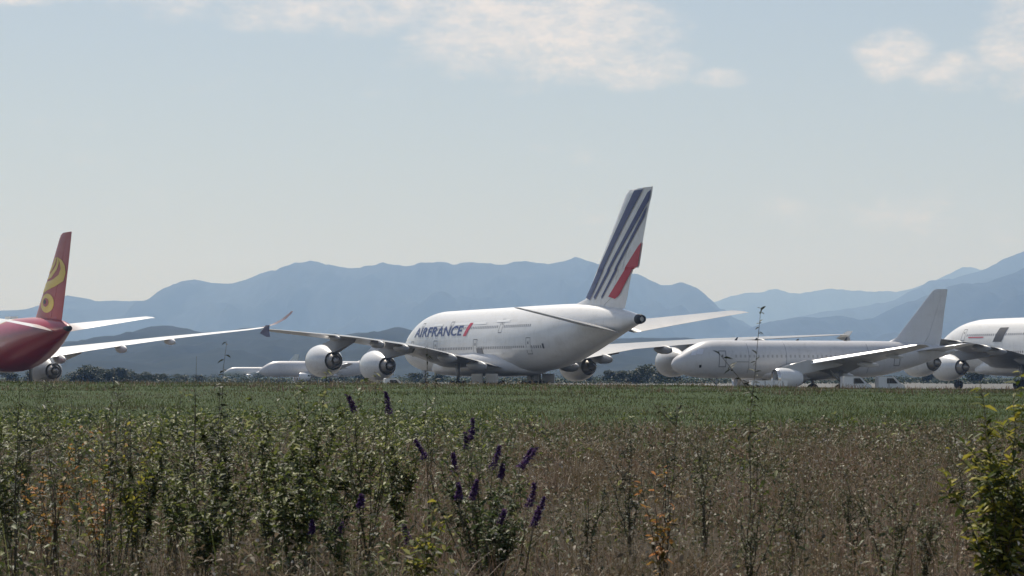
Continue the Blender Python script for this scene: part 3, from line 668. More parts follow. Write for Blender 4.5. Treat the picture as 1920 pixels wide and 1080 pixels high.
# ------------------------------------------------------------------ vans and ground equipment under the grey airliner
def van(px, D, rz, L, H_, W, label, box=False):
    p = at(px, 705, D); root = empty('van' if not box else 'equipment_trailer', (p.x, D, .012), rz, label, 'van' if not box else 'trailer')
    mb = MB()
    if box:
        mb.box((0, 0, .45 + H_ / 2 - .2), (L, W, H_ - .55)); body = mb.build('body', M_VAN, root, False)
        for k in range(int(L / .9)):
            m2 = MB(); m2.box((-L / 2 + .5 + k * .9, -W / 2 - .03, .25 + H_ / 2), (.07, .06, H_ - .65)); m2.build('rib', M_STEEL, body, False)
    else:
        pr = [(-L / 2, .45), (-L / 2, H_ * .97), (-L / 2 + .15, H_), (L / 2 - 1.5, H_), (L / 2 - 1.1, H_ * .96), (L / 2 - .45, H_ * .62), (L / 2 - .05, H_ * .54), (L / 2, .8), (L / 2, .45)]
        mb.rings([[(x, -W / 2 + .05, z) for x, z in pr], [(x, -W / 2, z * .8 + .1) if False else (x, -W / 2, z) for x, z in pr], [(x, W / 2, z) for x, z in pr], [(x, W / 2 - .05, z) for x, z in pr]])
        body = mb.build('body', M_VAN, root, False)
        for sy in (-1, 1):
            m2 = MB(); y = sy * (W / 2 + .012)
            m2.rings([[(L / 2 - 1.9, y, H_ * .62), (L / 2 - .75, y, H_ * .62), (L / 2 - 1.25, y, H_ * .9), (L / 2 - 1.9, y, H_ * .9)], [(L / 2 - 1.9, y - sy * .02, H_ * .62), (L / 2 - .75, y - sy * .02, H_ * .62), (L / 2 - 1.25, y - sy * .02, H_ * .9), (L / 2 - 1.9, y - sy * .02, H_ * .9)]])
            m2.build('side_window', M_GLASS, body, False)
            m2 = MB(); m2.box((-.3, y, H_ * .5), (.05, .02, H_ * .8)); m2.build('door_seam', M_LINE, body, False)
        m2 = MB(); m2.rings([[(L / 2 - 1.05, -W / 2 + .12, H_ * .94), (L / 2 - .43, -W / 2 + .12, H_ * .645), (L / 2 - .43, W / 2 - .12, H_ * .645), (L / 2 - 1.05, W / 2 - .12, H_ * .94)], [(L / 2 - 1.03, -W / 2 + .12, H_ * .95), (L / 2 - .41, -W / 2 + .12, H_ * .655), (L / 2 - .41, W / 2 - .12, H_ * .655), (L / 2 - 1.03, W / 2 - .12, H_ * .95)]])
        m2.build('windscreen', M_GLASS, body, False)
    for sx in (-L / 2 + .8, L / 2 - .8):
        for sy in (-1, 1):
            m2 = MB(); m2.tube((sx, sy * (W / 2 - .2), .34), (sx, sy * (W / 2 + .02), .34), .34, n=20); m2.build('wheel', M_TYRE, root, autosmooth=40)
    return root
van(1440, 232, R(2), 3.7, 1.55, 1.8, 'low white equipment trailer under the grey airliner, left of its engine', True)
van(1604, 240, R(3), 3.0, 1.95, 1.8, 'small white van parked under the wing of the grey airliner, nearer its wheel')
van(1668, 240, R(3), 2.8, 1.95, 1.8, 'small white van beneath the plain grey tail fin')
van(742, 236, R(10), 2.4, 1.75, 1.6, 'small white service van half hidden beyond the grass below the jet engines')

# ------------------------------------------------------------------ foliage builders (numpy)
def np_mesh(name, V, F, mat_, parent=None, smooth=False):
    me = bpy.data.meshes.new(name); V = np.asarray(V, np.float32); F = np.asarray(F, np.int32); k = F.shape[1]
    me.vertices.add(len(V)); me.vertices.foreach_set('co', V.ravel())
    me.loops.add(F.size); me.loops.foreach_set('vertex_index', F.ravel())
    me.polygons.add(len(F)); me.polygons.foreach_set('loop_start', np.arange(0, F.size, k, dtype=np.int32))
    me.update(calc_edges=True); me.validate()
    return link(name, me, mat_, parent, smooth)
def blades(base, height, width, lean, az, az_w, bend=1.0):
    """tapering bent blades: n rows of (x,y,z) base; quads in two segments plus a tip"""
    n = len(base); ts = (0, .38, .75, 1.0); ws = (1, .85, .5, .06)
    dirv = np.stack([np.cos(az), np.sin(az), np.zeros(n)], 1); wv = np.stack([np.cos(az_w), np.sin(az_w), np.zeros(n)], 1)
    V = np.zeros((n, 8, 3), np.float32)
    for k, (t, w) in enumerate(zip(ts, ws)):
        c = base + dirv * (lean * height * t ** 2 * bend)[:, None]; c[:, 2] += height * t * (1 - .35 * lean * t)
        V[:, 2 * k] = c - wv * (width * w / 2)[:, None]; V[:, 2 * k + 1] = c + wv * (width * w / 2)[:, None]
    idx = np.arange(n)[:, None, None] * 8; q = np.array([[0, 1, 3, 2], [2, 3, 5, 4], [4, 5, 7, 6]])[None]
    return V.reshape(-1, 3), (idx + q).reshape(-1, 4)
def leaves(pos, length, width, az, pitch, roll=None, fold=.25):
    """pointed leaves with a fold along the midrib: 6 points, 4 quads-ish (2 quads + 2 more)"""
    n = len(pos); roll = np.zeros(n) if roll is None else roll
    d = np.stack([np.cos(az) * np.cos(pitch), np.sin(az) * np.cos(pitch), np.sin(pitch)], 1)
    s = np.stack([-np.sin(az), np.cos(az), np.zeros(n)], 1); u = np.cross(d, s); 
    s2 = s * np.cos(roll)[:, None] + u * np.sin(roll)[:, None]; u2 = np.cross(d, s2)
    V = np.zeros((n, 8, 3), np.float32)
    L, W = length[:, None], width[:, None]
    V[:, 0] = pos; V[:, 1] = pos + d * L * .35 + s2 * W * .5 + u2 * W * fold; V[:, 2] = pos + d * L * .38 - u2 * L * .02; V[:, 3] = pos + d * L * .35 - s2 * W * .5 + u2 * W * fold
    V[:, 4] = pos + d * L * .72 + s2 * W * .36 + u2 * W * fold * .6 - [0, 0, .0]; V[:, 5] = pos + d * L * .72 - u2 * L * .03; V[:, 6] = pos + d * L * .72 - s2 * W * .36 + u2 * W * fold * .6
    V[:, 7] = pos + d * L; V[:, 4:8, 2] -= (L * .06); V[:, 7, 2] -= (length * .08)
    idx = np.arange(n)[:, None, None] * 8
    q = np.array([[0, 1, 2, 3], [2, 1, 4, 5], [3, 2, 5, 6], [5, 4, 7, 6]])[None]
    return V.reshape(-1, 3), (idx + q).reshape(-1, 4)
def join(parts):
    V, F, o = [], [], 0
    for v, f in parts: V.append(v); F.append(f + o); o += len(v)
    return np.concatenate(V), np.concatenate(F)
def plant_mat(name, stops, patch=None, trans=.35, pscale=.5, rough=.6, spec=.3):
    """leaf colour varies from leaf to leaf (random per island) and from patch to patch"""
    m = bpy.data.materials.new(name); m.use_nodes = True; nt = m.node_tree; b = nt.nodes['Principled BSDF']; o = nt.nodes['Material Output']
    g = N(nt, 'ShaderNodeNewGeometry'); c = ramp(nt, g.outputs['Random Per Island'], stops)
    if patch:
        tc = N(nt, 'ShaderNodeTexCoord'); pn = nz(nt, tc.outputs['Object'], pscale, 4, .6)
        mx = N(nt, 'ShaderNodeMix', data_type='RGBA'); nt.links.new(mapr(nt, pn, .45, .6, 0, .8), mx.inputs[0]); nt.links.new(c, mx.inputs[6])
        c2 = ramp(nt, g.outputs['Random Per Island'], patch); nt.links.new(c2, mx.inputs[7]); c = mx.outputs[2]
    nt.links.new(c, b.inputs['Base Color']); b.inputs['Roughness'].default_value = rough; b.inputs['Specular IOR Level'].default_value = spec
    t = N(nt, 'ShaderNodeBsdfTranslucent'); nt.links.new(c, t.inputs[0]); ms = N(nt, 'ShaderNodeMixShader'); ms.inputs[0].default_value = trans
    nt.links.new(b.outputs[0], ms.inputs[1]); nt.links.new(t.outputs[0], ms.inputs[2]); nt.links.new(ms.outputs[0], o.inputs[0])
    return m
M_DRY = plant_mat('dry_grass', [(0, (.09, .050, .034)), (.5, (.205, .132, .092)), (.85, (.31, .22, .155)), (1, (.44, .35, .27))], [(0, (.06, .052, .022)), (.6, (.12, .105, .048)), (1, (.23, .19, .11))], .25, .38)
M_MEADOW = plant_mat('meadow_grass', [(0, (.038, .052, .008)), (.6, (.074, .098, .015)), (1, (.12, .13, .035))], [(0, (.055, .048, .020)), (.6, (.095, .085, .035)), (1, (.19, .15, .08))], .25, .07)
M_WEED = plant_mat('weed_leaves', [(0, (.030, .042, .014)), (.55, (.065, .078, .028)), (.88, (.12, .13, .055)), (1, (.28, .25, .17))], [(0, (.07, .048, .032)), (.6, (.16, .11, .075)), (1, (.34, .26, .19))], .3, .38)
M_SEED = plant_mat('seed_heads', [(0, (.16, .13, .10)), (.5, (.32, .28, .23)), (1, (.55, .51, .45))], None, .3)
M_LEAF = plant_mat('shrub_leaves', [(0, (.018, .035, .012)), (.5, (.045, .075, .02)), (.85, (.10, .13, .035)), (1, (.24, .25, .13))], None, .35, spec=.5)
M_LEAFY = plant_mat('yellow_green_leaves', [(0, (.03, .045, .012)), (.4, (.08, .11, .02)), (.75, (.26, .26, .04)), (1, (.45, .38, .06))], None, .4)
M_LEAFG = plant_mat('fresh_shrub_leaves', [(0, (.028, .040, .014)), (.45, (.07, .095, .026)), (.8, (.17, .20, .045)), (1, (.36, .36, .16))], None, .35, spec=.5)
M_LEAFO = plant_mat('orange_leaves', [(0, (.05, .045, .015)), (.3, (.12, .11, .03)), (.6, (.42, .24, .05)), (1, (.52, .22, .09))], None, .4)
M_LEAFD = plant_mat('dark_leaves', [(0, (.016, .022, .014)), (.6, (.034, .044, .024)), (1, (.08, .09, .05))], None, .2)
M_STEM = mat('plant_stem', (.07, .058, .035), .8)[0]
M_SPIKE = plant_mat('purple_flowers', [(0, (.035, .018, .075)), (.5, (.075, .035, .15)), (.85, (.14, .06, .20)), (1, (.16, .09, .08))], None, .3)
M_TREE = plant_mat('tree_foliage', [(0, (.012, .022, .010)), (.6, (.025, .042, .016)), (1, (.05, .07, .03))], None, .2)
M_BARK = mat('bark', (.05, .04, .03), .9)[0]
def gz(x, y): return np.array([ground_z(a, b_) for a, b_ in zip(x, y)])
def wedge(n, y0, y1, power=2.0, spread=.245):
    y = (rng.random(n) * (y1 ** (1 / power) - y0 ** (1 / power)) + y0 ** (1 / power)) ** power if power else rng.uniform(y0, y1, n)
    x = (rng.random(n) * 2 - 1) * (y * spread + 3.0); return x, y
def clump(x, y, s, seed, lo, hi):
    v = np.array([noise.noise(Vector((a * s, b_ * s, seed))) for a, b_ in zip(x, y)]); return np.clip((v - lo) / (hi - lo), 0, 1)

# dry grass, nearer field: it thins out toward the meadow along a ragged edge
def ragged(x, y): return y + 26 * np.array([noise.noise(Vector((a * .12, b_ * .05, 2.2))) for a, b_ in zip(x, y)]) + 9 * np.array([noise.noise(Vector((a * .6, b_ * .2, 5.2))) for a, b_ in zip(x, y)])
n = 165000; x, y = wedge(n, 15, 118, 1.2); k = clump(x, y, .35, 1, -.35, .45); keep = rng.random(n) < (.12 + .88 * k) ; x, y, k = x[keep], y[keep], k[keep]
keep = rng.random(len(x)) < np.clip((100 - ragged(x, y)) / 58, 0, 1) ** 1.6; x, y, k = x[keep], y[keep], k[keep]; n = len(x)
b0 = np.stack([x, y, gz(x, y) - .02], 1); h = (.26 + .42 * rng.random(n) ** 1.6) * (.42 + .85 * k); wd = (.005 + .004 * rng.random(n)) * np.clip(y / 26, 1, 4)
V1 = blades(b0, h, wd, rng.uniform(.1, 1.1, n), rng.uniform(0, 6.28, n), rng.uniform(-.6, .6, n))
tag(np_mesh('dry_grass', *V1, M_DRY), 'dense brown dry grass filling the near field', 'grass', kind='stuff')
# meadow grass up to the rise
n = 130000; x, y = wedge(n, 34, 200, 1.15); keep = rng.random(n) < np.clip((ragged(x, y) - 38) / 44, 0, 1) * (.45 + .55 * clump(x, y, .3, 3, -.4, .1)); x, y = x[keep], y[keep]; n = len(x)
b0 = np.stack([x, y, gz(x, y) - .02], 1); h = (.10 + .18 * rng.random(n) ** 1.5) * (1 + .9 * clump(x, y, .12, 7, 0, .5)) * np.clip(1.6 - y / 200, .8, 1.4); wd = (.009 + .010 * rng.random(n)) * (y / 70)
tag(np_mesh('meadow_grass', *blades(b0, h, wd, rng.uniform(.1, 1.2, n), rng.uniform(0, 6.28, n), rng.uniform(-.5, .5, n)), M_MEADOW), 'green meadow grass between the dry weeds and the apron', 'grass', kind='stuff')
# taller ragged tufts along the crest of the rise
n = 16000; x = rng.uniform(-52, 52, n); y = rng.uniform(150, 199, n); k = clump(x, y * .4, .35, 12, -.05, .45); keep = rng.random(n) < k; x, y, k = x[keep], y[keep], k[keep]; n = len(x)
tag(np_mesh('crest_tufts', *blades(np.stack([x, y, gz(x, y) - .02], 1), rng.uniform(.15, .65, n) * (.4 + .6 * k), rng.uniform(.025, .06, n), rng.uniform(.1, .9, n), rng.uniform(0, 6.28, n), rng.uniform(-.5, .5, n)), M_DRY), 'ragged dry tufts along the top of the low rise', 'grass', kind='stuff')
# low leafy weeds
def weeds_mass(name, label, n0, y0, y1, hmin, hmax, per, lmin, lmax, m_, keepf, wmin=.25, wmax=.5, rad=.10):
    x, y = wedge(n0, y0, y1, 1.2); keep = rng.random(n0) < keepf(x, y); x, y = x[keep], y[keep]; n0 = len(x); g = gz(x, y)
    H_ = (hmin + (hmax - hmin) * rng.random(n0) ** 1.6) * np.clip(1.15 - y / 150, .5, 1)
    X = np.repeat(x, per) + rng.normal(0, rad, n0 * per); Y = np.repeat(y, per) + rng.normal(0, rad, n0 * per); Z = np.repeat(g, per) + np.repeat(H_, per) * rng.uniform(.1, 1, n0 * per)
    n = len(X); ln = rng.uniform(lmin, lmax, n) * np.clip(Y / 32, 1, 2.2)
    Vl = leaves(np.stack([X, Y, Z], 1), ln, ln * rng.uniform(wmin, wmax, n), rng.uniform(0, 6.28, n), rng.uniform(-.7, 1.0, n), rng.uniform(-1, 1, n))
    Vs = blades(np.stack([x, y, g], 1), H_ * 1.05, np.full(n0, .007), rng.uniform(0, .4, n0), rng.uniform(0, 6.28, n0), rng.uniform(-.5, .5, n0))
    tag(np_mesh(name, *join([Vl, Vs]), m_), label, 'weeds', kind='stuff')
weeds_mass('leafy_weeds', 'low leafy weeds mixed through the dry grass', 9500, 15, 92, .2, .9, 18, .03, .085, M_WEED, lambda x, y: (.32 + .68 * clump(x, y, .28, 5, -.3, .3)) * np.clip((100 - ragged(x, y)) / 55, 0.04, 1) ** 1.3)
weeds_mass('green_weeds', 'taller green leafy weeds massed in the left part of the field', 6000, 17, 105, .35, 1.3, 22, .04, .11, M_LEAFG, lambda x, y: np.clip(clump(x, y, .22, 15, -.15, .35) * np.clip(.25 - (x / y) * 5.0, .05, 1) * 1.3, 0, 1), .28, .5, .15)
weeds_mass('brown_weeds', 'brown brushy weeds massed in the right part of the field', 5200, 16, 60, .3, 1.0, 26, .02, .05, M_DRY, lambda x, y: clump(x, y, .3, 25, -.1, .3) * np.clip(.35 + (x / y) * 4, .15, 1), .15, .35, .13)

# pale seed heads and dried flowers
n = 24000; x, y = wedge(n, 15, 96, 1.15); k = clump(x, y, .8, 9, -.05, .45) * clump(x, y, .2, 19, -.3, .2); keep = rng.random(n) < (.16 + .84 * k) * np.clip((102 - ragged(x, y)) / 50, 0, 1); x, y = x[keep], y[keep]; n = len(x); g = gz(x, y)
hz = g + rng.uniform(.25, .85, n) ** 1.0 * np.clip(1.15 - y / 140, .5, 1); ln = rng.uniform(.012, .05, n) * np.clip(y / 30, 1, 2)
Vl = leaves(np.stack([x, y, hz], 1), ln, ln * rng.uniform(.3, .8, n), rng.uniform(0, 6.28, n), rng.uniform(-.9, 1.3, n), rng.uniform(-1.5, 1.5, n))
tag(np_mesh('seed_heads', *Vl, M_SEED), 'pale seed heads and dried flowers scattered in the weeds', 'seed heads', kind='stuff')

# ------------------------------------------------------------------ single weeds and bushes that stand out
def spike(root, tip, base, w, n=260):
    base, tip = Vector(base), Vector(tip); L = (tip - base).length; d = (tip - base).normalized()
    t = rng.random(n); az = rng.uniform(0, 6.28, n); u = d.orthogonal().normalized(); v = d.cross(u)
    rad = w * (1 - .75 * t) * (.65 + .35 * rng.random(n)); bend = .06 * L * np.sin(t * 2.4)
    P_ = np.array(base)[None] + np.outer(t * L, np.array(d)) + np.cos(az)[:, None] * rad[:, None] * np.array(u)[None] + np.sin(az)[:, None] * rad[:, None] * np.array(v)[None]
    P_[:, 0] += bend; ln = rng.uniform(.012, .026, n)
    return np_mesh('flower_spike', *leaves(P_, ln, ln * .8, rng.uniform(0, 6.28, n), rng.uniform(-.6, 1, n), rng.uniform(-1, 1, n)), M_SPIKE, root)
def weed(name, label, cat, px, D, top, stems, leaf_m, leaf_len, count, leaf_w=.3, spread=.35, bottom=.25, spikes=(), seed=0, group=None, branch=2, droop=0.0, lean=0.0):
    """px,D give the foot; top = photo row of the plant's top, turned into a real height at D"""
    r_ = np.random.default_rng(seed + 100); x0 = (px - 960) / FPX * D; g = ground_z(x0, D); H_ = CZ + (HOR - top) / FPX * D - g
    root = empty(name, (x0, D, g), 0, label, cat, group); mb = MB(); LP = []
    for s in range(stems):
        a = r_.uniform(0, 6.28); sp_ = spread * r_.uniform(.2, 1); hh = H_ * (1 if s == 0 else r_.uniform(.6, .97)); p = Vector((0, 0, -.05)); pts = [p.copy()]
        nseg = 9
        for k in range(1, nseg + 1):
            t = k / nseg; pts.append(Vector((math.cos(a) * sp_ * t ** 1.4 + lean * t ** 2 + r_.normal(0, .012), math.sin(a) * sp_ * t ** 1.4 + r_.normal(0, .012), hh * t)))
        for k in range(nseg): mb.tube(pts[k], pts[k + 1], .005 * (1 - k / nseg) + .002, .005 * (1 - (k + 1) / nseg) + .0017, 6)
        def along(t): q = t * nseg; i = min(nseg - 1, int(q)); return pts[i].lerp(pts[i + 1], q - i)
        for c in range(int(count * 1.8)):
            t = bottom + (1 - bottom) * r_.random(); LP.append((along(t), r_.uniform(0, 6.28), t))
        for b_ in range(branch):
            t = r_.uniform(.35, .85); q = along(t); az = r_.uniform(0, 6.28); bl = hh * r_.uniform(.12, .28)
            e = q + Vector((math.cos(az) * bl * .7, math.sin(az) * bl * .5, bl * .7)); mb.tube(q, e, .004, .002, 5)
            for c in range(count // 2): LP.append((q.lerp(e, r_.random()), r_.uniform(0, 6.28), t))
    mb.build('stem', M_STEM, root)
    P_ = np.array([tuple(q[0]) for q in LP]); n = len(P_); az = np.array([q[1] for q in LP]); tt_ = np.array([q[2] for q in LP])
    ln = leaf_len * r_.uniform(.55, 1.15, n) * (1.15 - .45 * tt_)
    np_mesh('foliage', *leaves(P_, ln, ln * leaf_w * r_.uniform(.7, 1.2, n), az, r_.uniform(-.5, .9, n) - droop, r_.uniform(-.7, .7, n)), leaf_m, root)
    for (sx, sy, sl, ang) in spikes:             # photo position of the spike's tip, its length in metres, its lean
        tip = Vector(((sx - 960) / FPX * D - x0, r_.uniform(-.15, .15), CZ + (HOR - sy) / FPX * D - g)); bs = tip - Vector((math.sin(R(ang)) * sl, 0, math.cos(R(ang)) * sl))
        spike(root, tip, bs, .03, 320)
        m2 = MB(); foot = Vector((bs.x * .75, bs.y * .6, bs.z - .45)); m2.tube(foot, bs, .005, .003, 5); m2.tube((bs.x * .3, 0, max(.05, bs.z - 1.0)), foot, .006, .005, 5); m2.build('stem', M_STEM, root)
    return root
weed('tall_weed', 'tall thin weed with dark leaves rising over the grey airliner', 'weed', 1398, 20, 577, 1, M_LEAFD, .10, 26, .34, .02, .45, seed=1, branch=1, lean=.13)
weed('tall_weed', 'slender leafy weed standing at the red airliner wing, left field', 'weed', 405, 22, 640, 3, M_LEAFD, .10, 22, .42, .22, .3, seed=2, branch=2)
weed('tall_weed', 'thin dark weed right of the grey weed clump at left, under the winglet', 'weed', 370, 22, 668, 2, M_LEAFD, .06, 12, .36, .12, .4, seed=3, branch=1)
weed('leafy_shrub', 'bushy green weed below the outer left engine of the striped jet', 'shrub', 575, 22, 692, 9, M_LEAFG, .10, 40, .40, .55, .3, seed=4, branch=3)
weed('leafy_shrub', 'green weed bush left of centre below the far small airliners', 'shrub', 440, 23, 738, 9, M_LEAFG, .095, 36, .42, .6, .3, seed=5, branch=3)
for i, (px, D, top, ns, lab) in enumerate(((330, 23, 735, 7, 'green leafy bush left of the slender leafy weed'), (505, 22, 722, 8, 'green leafy bush directly left of the tallest leafy shrub'), (632, 23, 712, 7, 'green leafy bush between the tallest leafy shrub and the two spiked butterfly bush'),
        (265, 22, 770, 8, 'green leafy bush behind the left orange tinted weeds'), (745, 24, 745, 6, 'small leafy bush right of the two spiked butterfly bush'), (20, 23, 735, 8, 'green leafy bush in the left corner of the field'), (545, 20.5, 800, 9, 'low broad leafy bush in front of the tallest leafy shrub'), (385, 20.5, 820, 8, 'low broad leafy bush below the slender leafy weed'))):
    weed('leafy_shrub', lab, 'shrub', px, D, top, ns, M_LEAFG, .10, 30, .42, .55, .3, seed=70 + i, branch=3)
weed('butterfly_bush', 'butterfly bush with two dark purple spikes below the jet engines', 'shrub', 690, 22, 698, 8, M_LEAFG, .09, 34, .32, .4, .3, ((648, 738, .2, -25), (722, 735, .22, -12)), seed=6, branch=2)
weed('butterfly_bush', 'large butterfly bush with many purple spikes in the middle of the field', 'shrub', 905, 21, 800, 9, M_LEAF, .09, 40, .3, .55, .15,
     ((885, 785, .2, 6), (870, 812, .15, -8), (776, 826, .2, -32), (848, 848, .17, -8), (935, 835, .22, 16), (942, 868, .14, 8), (1005, 838, .24, 38), (995, 842, .2, 30)), seed=7, branch=3)
weed('butterfly_bush', 'lower butterfly bush whose purple spikes reach half way down the field', 'shrub', 930, 19.3, 890, 9, M_LEAF, .09, 44, .3, .6, .1,
     ((858, 905, .14, -4), (893, 900, .16, 14), (1000, 905, .2, 12), (1018, 930, .2, 20), (945, 955, .14, 20), (1010, 955, .16, 18)), seed=8, branch=3)
weed('butterfly_bush', 'butterfly bush with sparse dull purple spikes at the lower left of centre', 'shrub', 650, 20, 905, 6, M_LEAF, .085, 34, .3, .45, .1, ((678, 925, .12, 2), (642, 980, .12, 20), (585, 975, .12, 0), (755, 985, .16, -18)), seed=9, branch=2)
weed('yellow_weed', 'yellowing weed in the lower middle with pale yellow leaves', 'weed', 785, 18.6, 930, 4, M_LEAFY, .11, 26, .4, .3, .1, seed=10, branch=2)
weed('orange_leaved_weed', 'upright weed with orange and yellow leaves below the grey nose', 'weed', 1240, 19.5, 858, 5, M_LEAFO, .10, 14, .4, .24, .15, seed=11, branch=1)
weed('tall_weed', 'dark sparse weed standing above the orange leaved weed', 'weed', 1250, 21, 715, 3, M_LEAFD, .06, 22, .4, .22, .4, seed=12, branch=2)
weed('leafy_shrub', 'yellow green bush cut by the right edge of the picture', 'shrub', 1878, 17.5, 696, 11, M_LEAFY, .14, 34, .34, .5, .3, seed=13, branch=3)
weed('leafy_shrub', 'dark green bush low at the right edge behind the yellow green one', 'shrub', 1905, 18.5, 830, 10, M_LEAFD, .09, 60, .4, .42, .1, seed=14, branch=3)
weed('tall_weed', 'drooping dark weed standing under the nose of the striped jet', 'weed', 805, 22, 645, 2, M_LEAFD, .085, 12, .34, .10, .6, seed=15, branch=1, droop=.5)
weed('orange_leaved_weed', 'low orange tinted weed at the left among green leaves', 'weed', 95, 21, 800, 6, M_LEAFO, .085, 16, .42, .5, .35, seed=16, branch=2)
weed('orange_leaved_weed', 'low orange tinted weed left of centre, nearest the yellow green weed', 'weed', 195, 22, 795, 6, M_LEAFO, .085, 14, .42, .45, .4, seed=17, branch=2)
weed('yellow_weed', 'yellow green leafy weed in the left field between orange weeds', 'weed', 225, 20.5, 790, 6, M_LEAFY, .085, 22, .4, .5, .3, seed=18, branch=2)
for i, (px, D, top, lab) in enumerate(((30, 20, 700, 'long bladed dark weed at the far left under the red fuselage'), (110, 21, 705, 'long bladed dark weed under the engine of the red airliner'), (205, 21, 690, 'long bladed dark weed before the dark trees at left'), (250, 22, 735, 'short dark bladed weed in the left field'), (35, 19, 745, 'dark leafy clump at the left edge below the red fuselage'))):
    weed('bladed_weed', lab, 'weed', px, D, top, 4, M_LEAFD, .17, 9, .14, .35, .5, seed=20 + i, branch=0)
for i, (px, D, top, lm, lab) in enumerate(((60, 25, 760, M_LEAF, 'green weed bush low in the left corner of the field'), (150, 26, 745, M_LEAF, 'green weed bush behind the orange leaved weeds'), (320, 24, 770, M_LEAF, 'rounded green weed left of the slender leafy weed'), (500, 25, 790, M_LEAF, 'green weed between the two leafy bushes at left'), (1180, 25, 800, M_LEAFD, 'dusky weed left of the orange leaved upright weed'),
        (1320, 24, 745, M_WEED, 'thin weed with small pale leaves under the grey fuselage'), (1405, 19, 800, M_WEED, 'twiggy brown weed at right of centre'), (1480, 22, 880, M_WEED, 'spreading brown weed right of the twiggy one'), (1600, 23, 850, M_WEED, 'pale twiggy weed in the right field'), (1665, 18.5, 855, M_WEED, 'tall pale stalk weed in the lower right field'),
        (1730, 21, 900, M_WEED, 'grey twiggy weed left of the right hand bush'), (1810, 26, 780, M_WEED, 'dry weed just left of the yellow green bush'), (1100, 22, 880, M_WEED, 'brown weed right of the large butterfly bush'))):
    weed('field_weed', lab, 'weed', px, D, top, 5, lm, .06, 24, .4, .35, .2, seed=40 + i, branch=3)

# ------------------------------------------------------------------ far trees
def tree_meshes(seed, H_, Wd):
    r_ = np.random.default_rng(seed); mb = MB(); mb.tube((0, 0, -.2), (0.1, 0, H_ * .45), .16, .09, 7)
    cs = []
    for k in range(9):
        a = r_.uniform(0, 6.28); q = r_.uniform(.1, .5) * Wd; c = Vector((math.cos(a) * q, math.sin(a) * q, H_ * r_.uniform(.16, .74))); cs.append((c, r_.uniform(.25, .42) * Wd)); mb.tube((0.05, 0, H_ * .3), c, .07, .03, 5)
    P_ = []
    for c, rd in cs:
        n = 260; d = r_.normal(size=(n, 3)); d /= np.linalg.norm(d, axis=1)[:, None]; P_.append(np.array(c)[None] + d * (rd * r_.uniform(.45, 1.05, n) ** .7)[:, None] * [1, 1, .75])
    P_ = np.concatenate(P_); n = len(P_); ln = r_.uniform(.25, .5, n)
    return mb, leaves(P_, ln, ln * .7, r_.uniform(0, 6.28, n), r_.uniform(-1, 1, n), r_.uniform(-1, 1, n))
variants = []
for i in range(5):
    mb, lv = tree_meshes(60 + i, 5.0, 4.2)
    root = empty('tree', (0, 0, 0), 0, 'x', 'tree'); t_ = mb.build('trunk', M_BARK, root); c_ = np_mesh('crown', *lv, M_TREE, root); variants.append((root, t_, c_))
spots = [(150, 600, 1.1), (172, 560, 1.25), (186, 610, 1.2), (205, 590, 1.0), (222, 600, 1.15), (240, 640, 1.0), (262, 620, .85), (285, 650, .8), (310, 660, .75), (60, 620, 1.0), (20, 600, 1.0), (340, 700, .7), (372, 700, .7), (1140, 620, 1.0), (1170, 600, .95), (1195, 580, 1.2), (1215, 600, 1.35), (1238, 590, 1.1), (1262, 620, 1.0), (1100, 640, .8), (640, 700, .8), (675, 700, .9), (780, 700, .9), (825, 680, .9), (1740, 640, 1.0), (1780, 620, 1.0), (1830, 640, 1.0)]
tl = ['dark tree low behind the red airliner engine', 'dark tree behind the right wing root of the red airliner', 'broad dark tree right of the red airliner engine', 'dark tree under the middle of the red airliner wing', 'dark rounded tree just past the red tailplane tip', 'smaller dark tree right of the rounded one under the red airliner wing', 'small tree on the falling end of the left tree row', 'low tree second from the right end of the left tree row', 'low bushy tree at the right end of the left tree row',
      'dark tree under the red fuselage, right of the corner', 'dark tree in the left corner under the red fuselage', 'tiny lone tree left of the slender leafy weed', 'tiny lone tree right behind the slender leafy weed',
      'dark tree below the rear belly of the striped jet', 'dark tree between belly and right wing engine of the striped jet', 'dark tree just left of the tallest one by the grey nose', 'tallest dark tree seen between the striped jet and the grey airliner', 'dark tree touching the grey airliner nose', 'dark tree half hidden by the grey airliner nose', 'small tree under the tail of the striped jet', 'small tree between the two left engines of the striped jet, nearer the outer', 'small tree beside the inner left engine of the striped jet',
      'small tree under the nose of the striped jet', 'small tree behind the nose gear of the striped jet', 'dark tree under the tail cone of the grey airliner', 'dark tree behind the outer engine of the white jet at right', 'dark tree behind the inner engine of the white jet at right']
used = set()
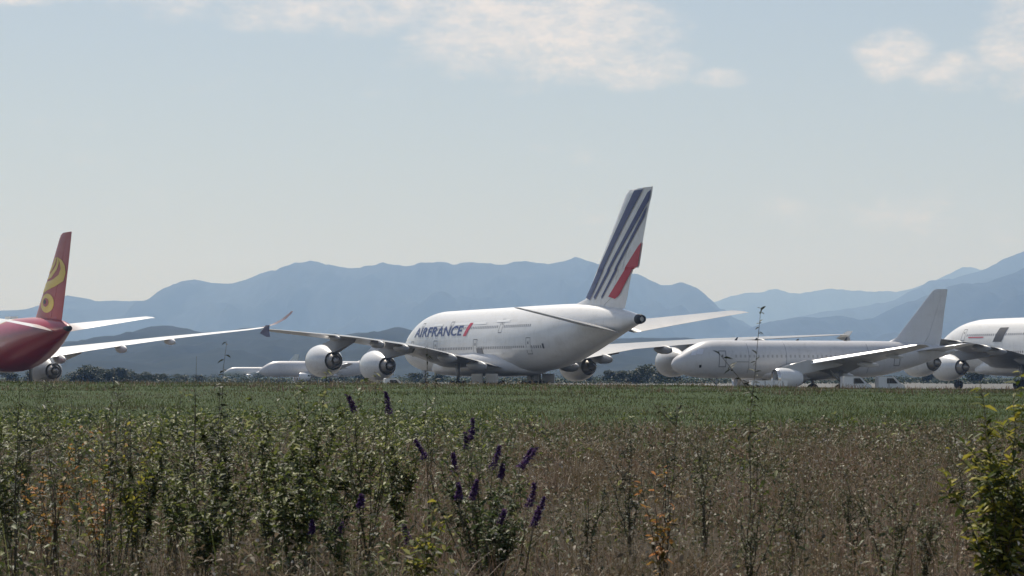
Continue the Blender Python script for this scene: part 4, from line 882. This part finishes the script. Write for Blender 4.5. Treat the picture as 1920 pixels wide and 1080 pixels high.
for i, (px, D, s) in enumerate(spots):
    k = i % 5; src = variants[k]
    if k not in used: used.add(k); o = src[0]
    else:
        o = src[0].copy(); C.objects.link(o)
        for ch in src[1:]:
            c = ch.copy(); c.parent = o; C.objects.link(c)
    o.location = ((px - 960) / FPX * D, D, 0); o.scale = (s * 1.1, s, s * .78); o.rotation_euler = (0, 0, i * 1.7)
    o['label'] = tl[i]; o['category'] = 'tree'; o['group'] = 'trees along the far side of the airfield'

n0 = 900; D_ = rng.uniform(560, 980, n0); px_ = rng.uniform(-150, 2080, n0); x = (px_ - 960) / FPX * D_; cl = clump(x, D_, .02, 31, -.2, .4)
per = 60; X = np.repeat(x, per) + rng.normal(0, 3.0, n0 * per); Y = np.repeat(D_, per) + rng.normal(0, 3.0, n0 * per); Z = np.minimum(np.abs(rng.normal(0, .8, n0 * per)), 1.5) * np.repeat(.4 + 1.2 * cl, per)
ln = rng.uniform(.3, .7, len(X)); tag(np_mesh('far_scrub', *leaves(np.stack([X, Y, Z], 1), ln, ln * .7, rng.uniform(0, 6.28, len(X)), rng.uniform(-1, 1, len(X)), rng.uniform(-1, 1, len(X))), M_TREE), 'low dark scrub along the far side of the airfield', 'scrub', kind='stuff')

# ------------------------------------------------------------------ haze: closed box of even air round everything but the sky
hb = MB(); hb.rings([[(-14000, -2000, -25), (14000, -2000, -25), (14000, 19500, -25), (-14000, 19500, -25)], [(-14000, -2000, 1000), (14000, -2000, 1000), (14000, 19500, 1000), (-14000, 19500, 1000)]])
m = bpy.data.materials.new('haze_air'); m.use_nodes = True; nt = m.node_tree; nt.nodes.clear()
o = N(nt, 'ShaderNodeOutputMaterial'); pv = N(nt, 'ShaderNodeVolumePrincipled'); pv.inputs['Color'].default_value = (.36, .57, 1.0, 1); pv.inputs['Absorption Color'].default_value = (1, 1, 1, 1); pv.inputs['Density'].default_value = 1.12e-4; pv.inputs['Anisotropy'].default_value = .1
nt.links.new(pv.outputs[0], o.inputs['Volume'])
tag(hb.build('haze', m, None, False), 'thin blue haze filling the air over the airfield', 'haze', kind='stuff')
